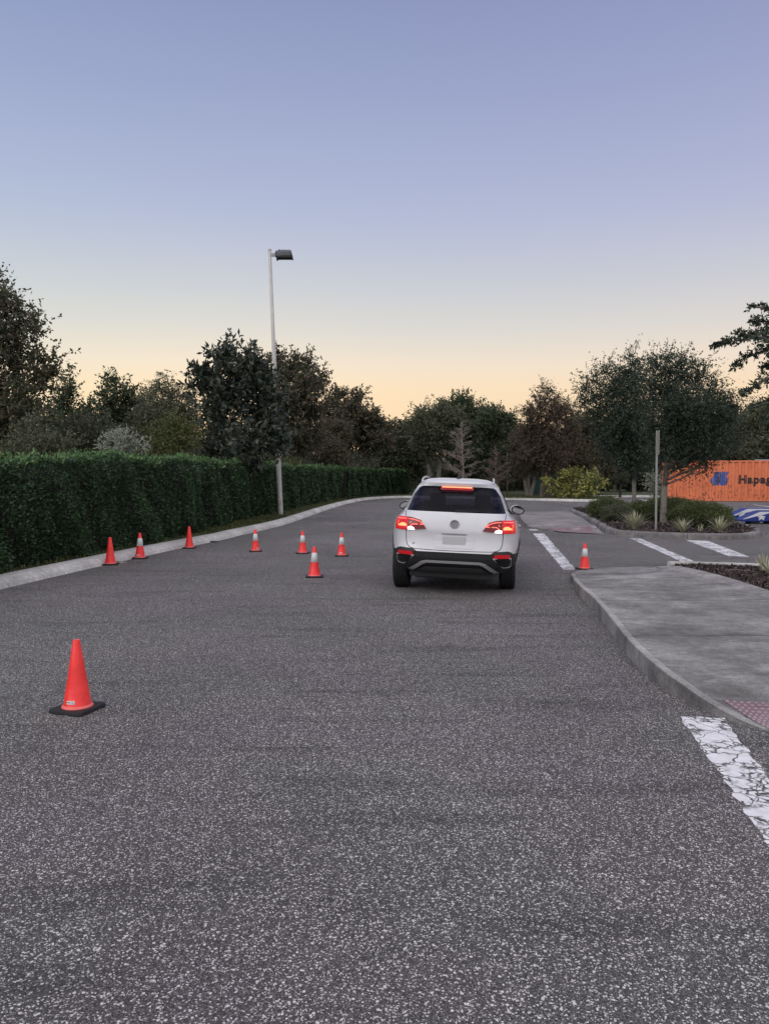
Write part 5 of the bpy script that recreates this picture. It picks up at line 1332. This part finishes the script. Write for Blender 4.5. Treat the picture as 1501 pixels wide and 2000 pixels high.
# interior
mb = MB(); mb.box(-.70,.70,.4,3.0,.5,.62); bevel(mb.build('cabin_floor', M_INT, car), .02)
mb = MB(); mb.box(-.68,.68,2.75,3.1,.6,1.08); mb.tube([(-.36+.17*math.cos(a*math.pi/10), 2.55, 1.0+.17*math.sin(a*math.pi/10)) for a in range(21)], .016, 6); bevel(mb.build('dashboard', M_INT, car), .03)
for cx, yy, hh in ((-.36,2.0,1.13),(.36,2.0,1.13)):
    mb = MB(); mb.box(cx-.24,cx+.24,yy-.06,yy+.10,.6,hh); mb.box(cx-.22,cx+.22,yy,yy+.5,.6,.78); st = bevel(mb.build('front_seat', M_INT, car), .06, 3)
    m2 = MB(); m2.box(cx-.125,cx+.125,yy-.10,yy-.0,hh+.02,hh+.235); bevel(m2.build('headrest', M_INT, st), .045, 3)
mb = MB(); mb.box(-.62,.62,1.0,1.16,.6,1.12); mb.box(-.62,.62,1.1,1.6,.6,.74); st = bevel(mb.build('rear_bench', M_INT, car), .05, 3)
for cx in (-.40,0,.40):
    m2 = MB(); hh = .15 if cx else .10; m2.box(cx-.12,cx+.12,.98,1.08,1.11,1.12+hh); bevel(m2.build('headrest', M_INT, st), .04, 3)
mb = MB(); mb.box(-.47,.47,.9,2.1,1.55,1.565); mb.build('headlining', M_INT, car)
mb = MB(); mb.box(-.64,.64,.42,1.0,1.00,1.015); mb.build('parcel_shelf', M_INT, car)
# front: grille and headlights (out of sight here, still part of the car)
fb = Conf(BV, 'y+')
def fpanel(nm, poly, m):
    bm_ = bmesh.new()
    for tr in fan(poly): bm_.faces.new([bm_.verts.new((p[0], 0, p[1])) for p in tr])
    bmesh.ops.remove_doubles(bm_, verts=bm_.verts, dist=1e-5)
    for c_ in range(-8, 9): bmesh.ops.bisect_plane(bm_, geom=bm_.verts[:]+bm_.edges[:]+bm_.faces[:], plane_co=(c_*.1,0,0), plane_no=(1,0,0))
    for v in bm_.verts:
        h = BV.ray_cast(Vector((v.co.x, 8, v.co.z)), Vector((0,-1,0)))[0]; v.co.y = (h.y if h is not None else 4.2)+.006
    return bmobj(nm, bm_, m, car)
fpanel('grille', [(-.45,.72),(.45,.72),(.5,.86),(-.5,.86)], M_PLAS)
for s_ in (1,-1): fpanel('headlight', [(s_*.50,.74),(s_*.80,.76),(s_*.80,.86),(s_*.50,.86)], mat('headlight_glass', (.6,.62,.65), .1))
fpanel('front_intake', [(-.6,.42),(.6,.42),(.5,.60),(-.5,.60)], M_PLAS)
for o in list(car.children):
    pass
# lean of the body on the cambered road, wheels stay on the ground
for o in list(car.children):
    o.matrix_parent_inverse = Matrix.Rotation(ROLL, 4, 'Y')
M_TYRE = mat('tyre_rubber', (.012,.012,.014), .75)
def make_wheel(ay, sx):
    root_ = bpy.data.objects.new('wheel', None); C.objects.link(root_); root_.parent = car; root_.location = (sx*.772, ay, WR-.008); root_.rotation_euler = (0,0,0 if sx > 0 else math.pi)
    mb = MB(); prof = [(.225,-.10),(.30,-.112),(.325,-.110),(.340,-.098),(.345,-.085)]
    for g0 in (-.062,-.022,.018,.058): prof += [(.345,g0-.014),(.336,g0-.012),(.336,g0-.004),(.345,g0-.002)]
    prof += [(.345,.085),(.340,.098),(.325,.110),(.30,.112),(.225,.10)]
    mb.lathe(prof, 56); mb.v = [(v[2], v[0], v[1]) for v in mb.v]; mb.build('tyre', M_TYRE, root_, False)
    mb = MB(); mb.lathe([(.226,-.10),(.215,-.09),(.21,.06),(.226,.10)], 40); mb.v = [(v[2], v[0], v[1]) for v in mb.v]
    for k in range(5):
        for dd_ in (-.16,.16):
            a = 2*math.pi*k/5+dd_; mb.tube([(.075, math.cos(a-dd_)*.04, math.sin(a-dd_)*.04),(.082, math.cos(a)*.12, math.sin(a)*.12),(.088, math.cos(a)*.215, math.sin(a)*.215)], [.022,.017,.016], 6)
    mb.tube([(.0,0,0),(.085,0,0)], .05, 16); mb.tube([(-.02,0,0),(.0,0,0)], .17, 24)
    mb.build('rim', mat('dark_alloy', (.25,.25,.26), .35, .7), root_, True)
    return root_
for ay in AX:
    for sx in (-1,1): make_wheel(ay, sx)

# ------------------------------------------------------------------ small litter by the kerb, stick on the mulch
for i, (px, py, s, lab) in enumerate(((453,1049.5,.05,'pale crumpled scrap beside the left kerb'),(417,1059,.08,'dark clod lying against the left kerb'),(232,1100,.10,'flat pale leaf beside the kerb behind the second cone'))):
    x, y = gp(px, py, 0); bm = bmesh.new(); bmesh.ops.create_icosphere(bm, subdivisions=2, radius=s)
    for v in bm.verts: v.co = Vector((v.co.x*1.4*(1+.3*math.sin(v.co.y*60)), v.co.y*(1+.3*math.cos(v.co.x*50)), max(0,v.co.z*.4)))
    o = bmobj('litter', bm, mat('litter', ((.5,.5,.48),(.03,.03,.028),(.28,.26,.22))[i], .8)); o.location = (x, y, .002); tag(o, lab, 'litter')
x, y = gp(1445, 1118, .13); mb = MB(); mb.tube([(-.25,.12,.0),(-.08,.05,.03),(.05,.0,.02),(.22,-.10,.015)], [.006,.009,.008,.004], 6); mb.tube([(-.08,.05,.03),(-.2,-.04,.02)], [.006,.003], 5)
o = mb.build('stick', mat('dry_stick', (.16,.13,.12), .9)); o.location = (x, y, .14); tag(o, 'thin dry stick lying on the near mulch bed', 'stick')
# faint power lines beyond the container
root = empty('power_lines', (60, 95, 0)); tag(root, 'faint power lines crossing the sky behind the right edge boughs', 'power line')
mb = MB()
for i, (ya, yb_) in enumerate(((798,772),(808,790),(812,795))):
    a = dp(1440, ya+3, 95); b = dp(1900, ya-95, 95); mb.tube([a-Vector((60,95,0)), (a+b)/2-Vector((60,95,.8)), b-Vector((60,95,0))], .03, 4)
mb.build('cables', mat('cable', (.05,.045,.045), .6), root)
for j, px in enumerate((1440, 1900)):
    b = dp(px, 800, 95); m2 = MB(); m2.tube([(b.x-60,0.1,0),(b.x-60,0.1,max(10.2, b.z+(9 if j else -1)))], .14, 8); m2.build('pole', M_BARK, root)
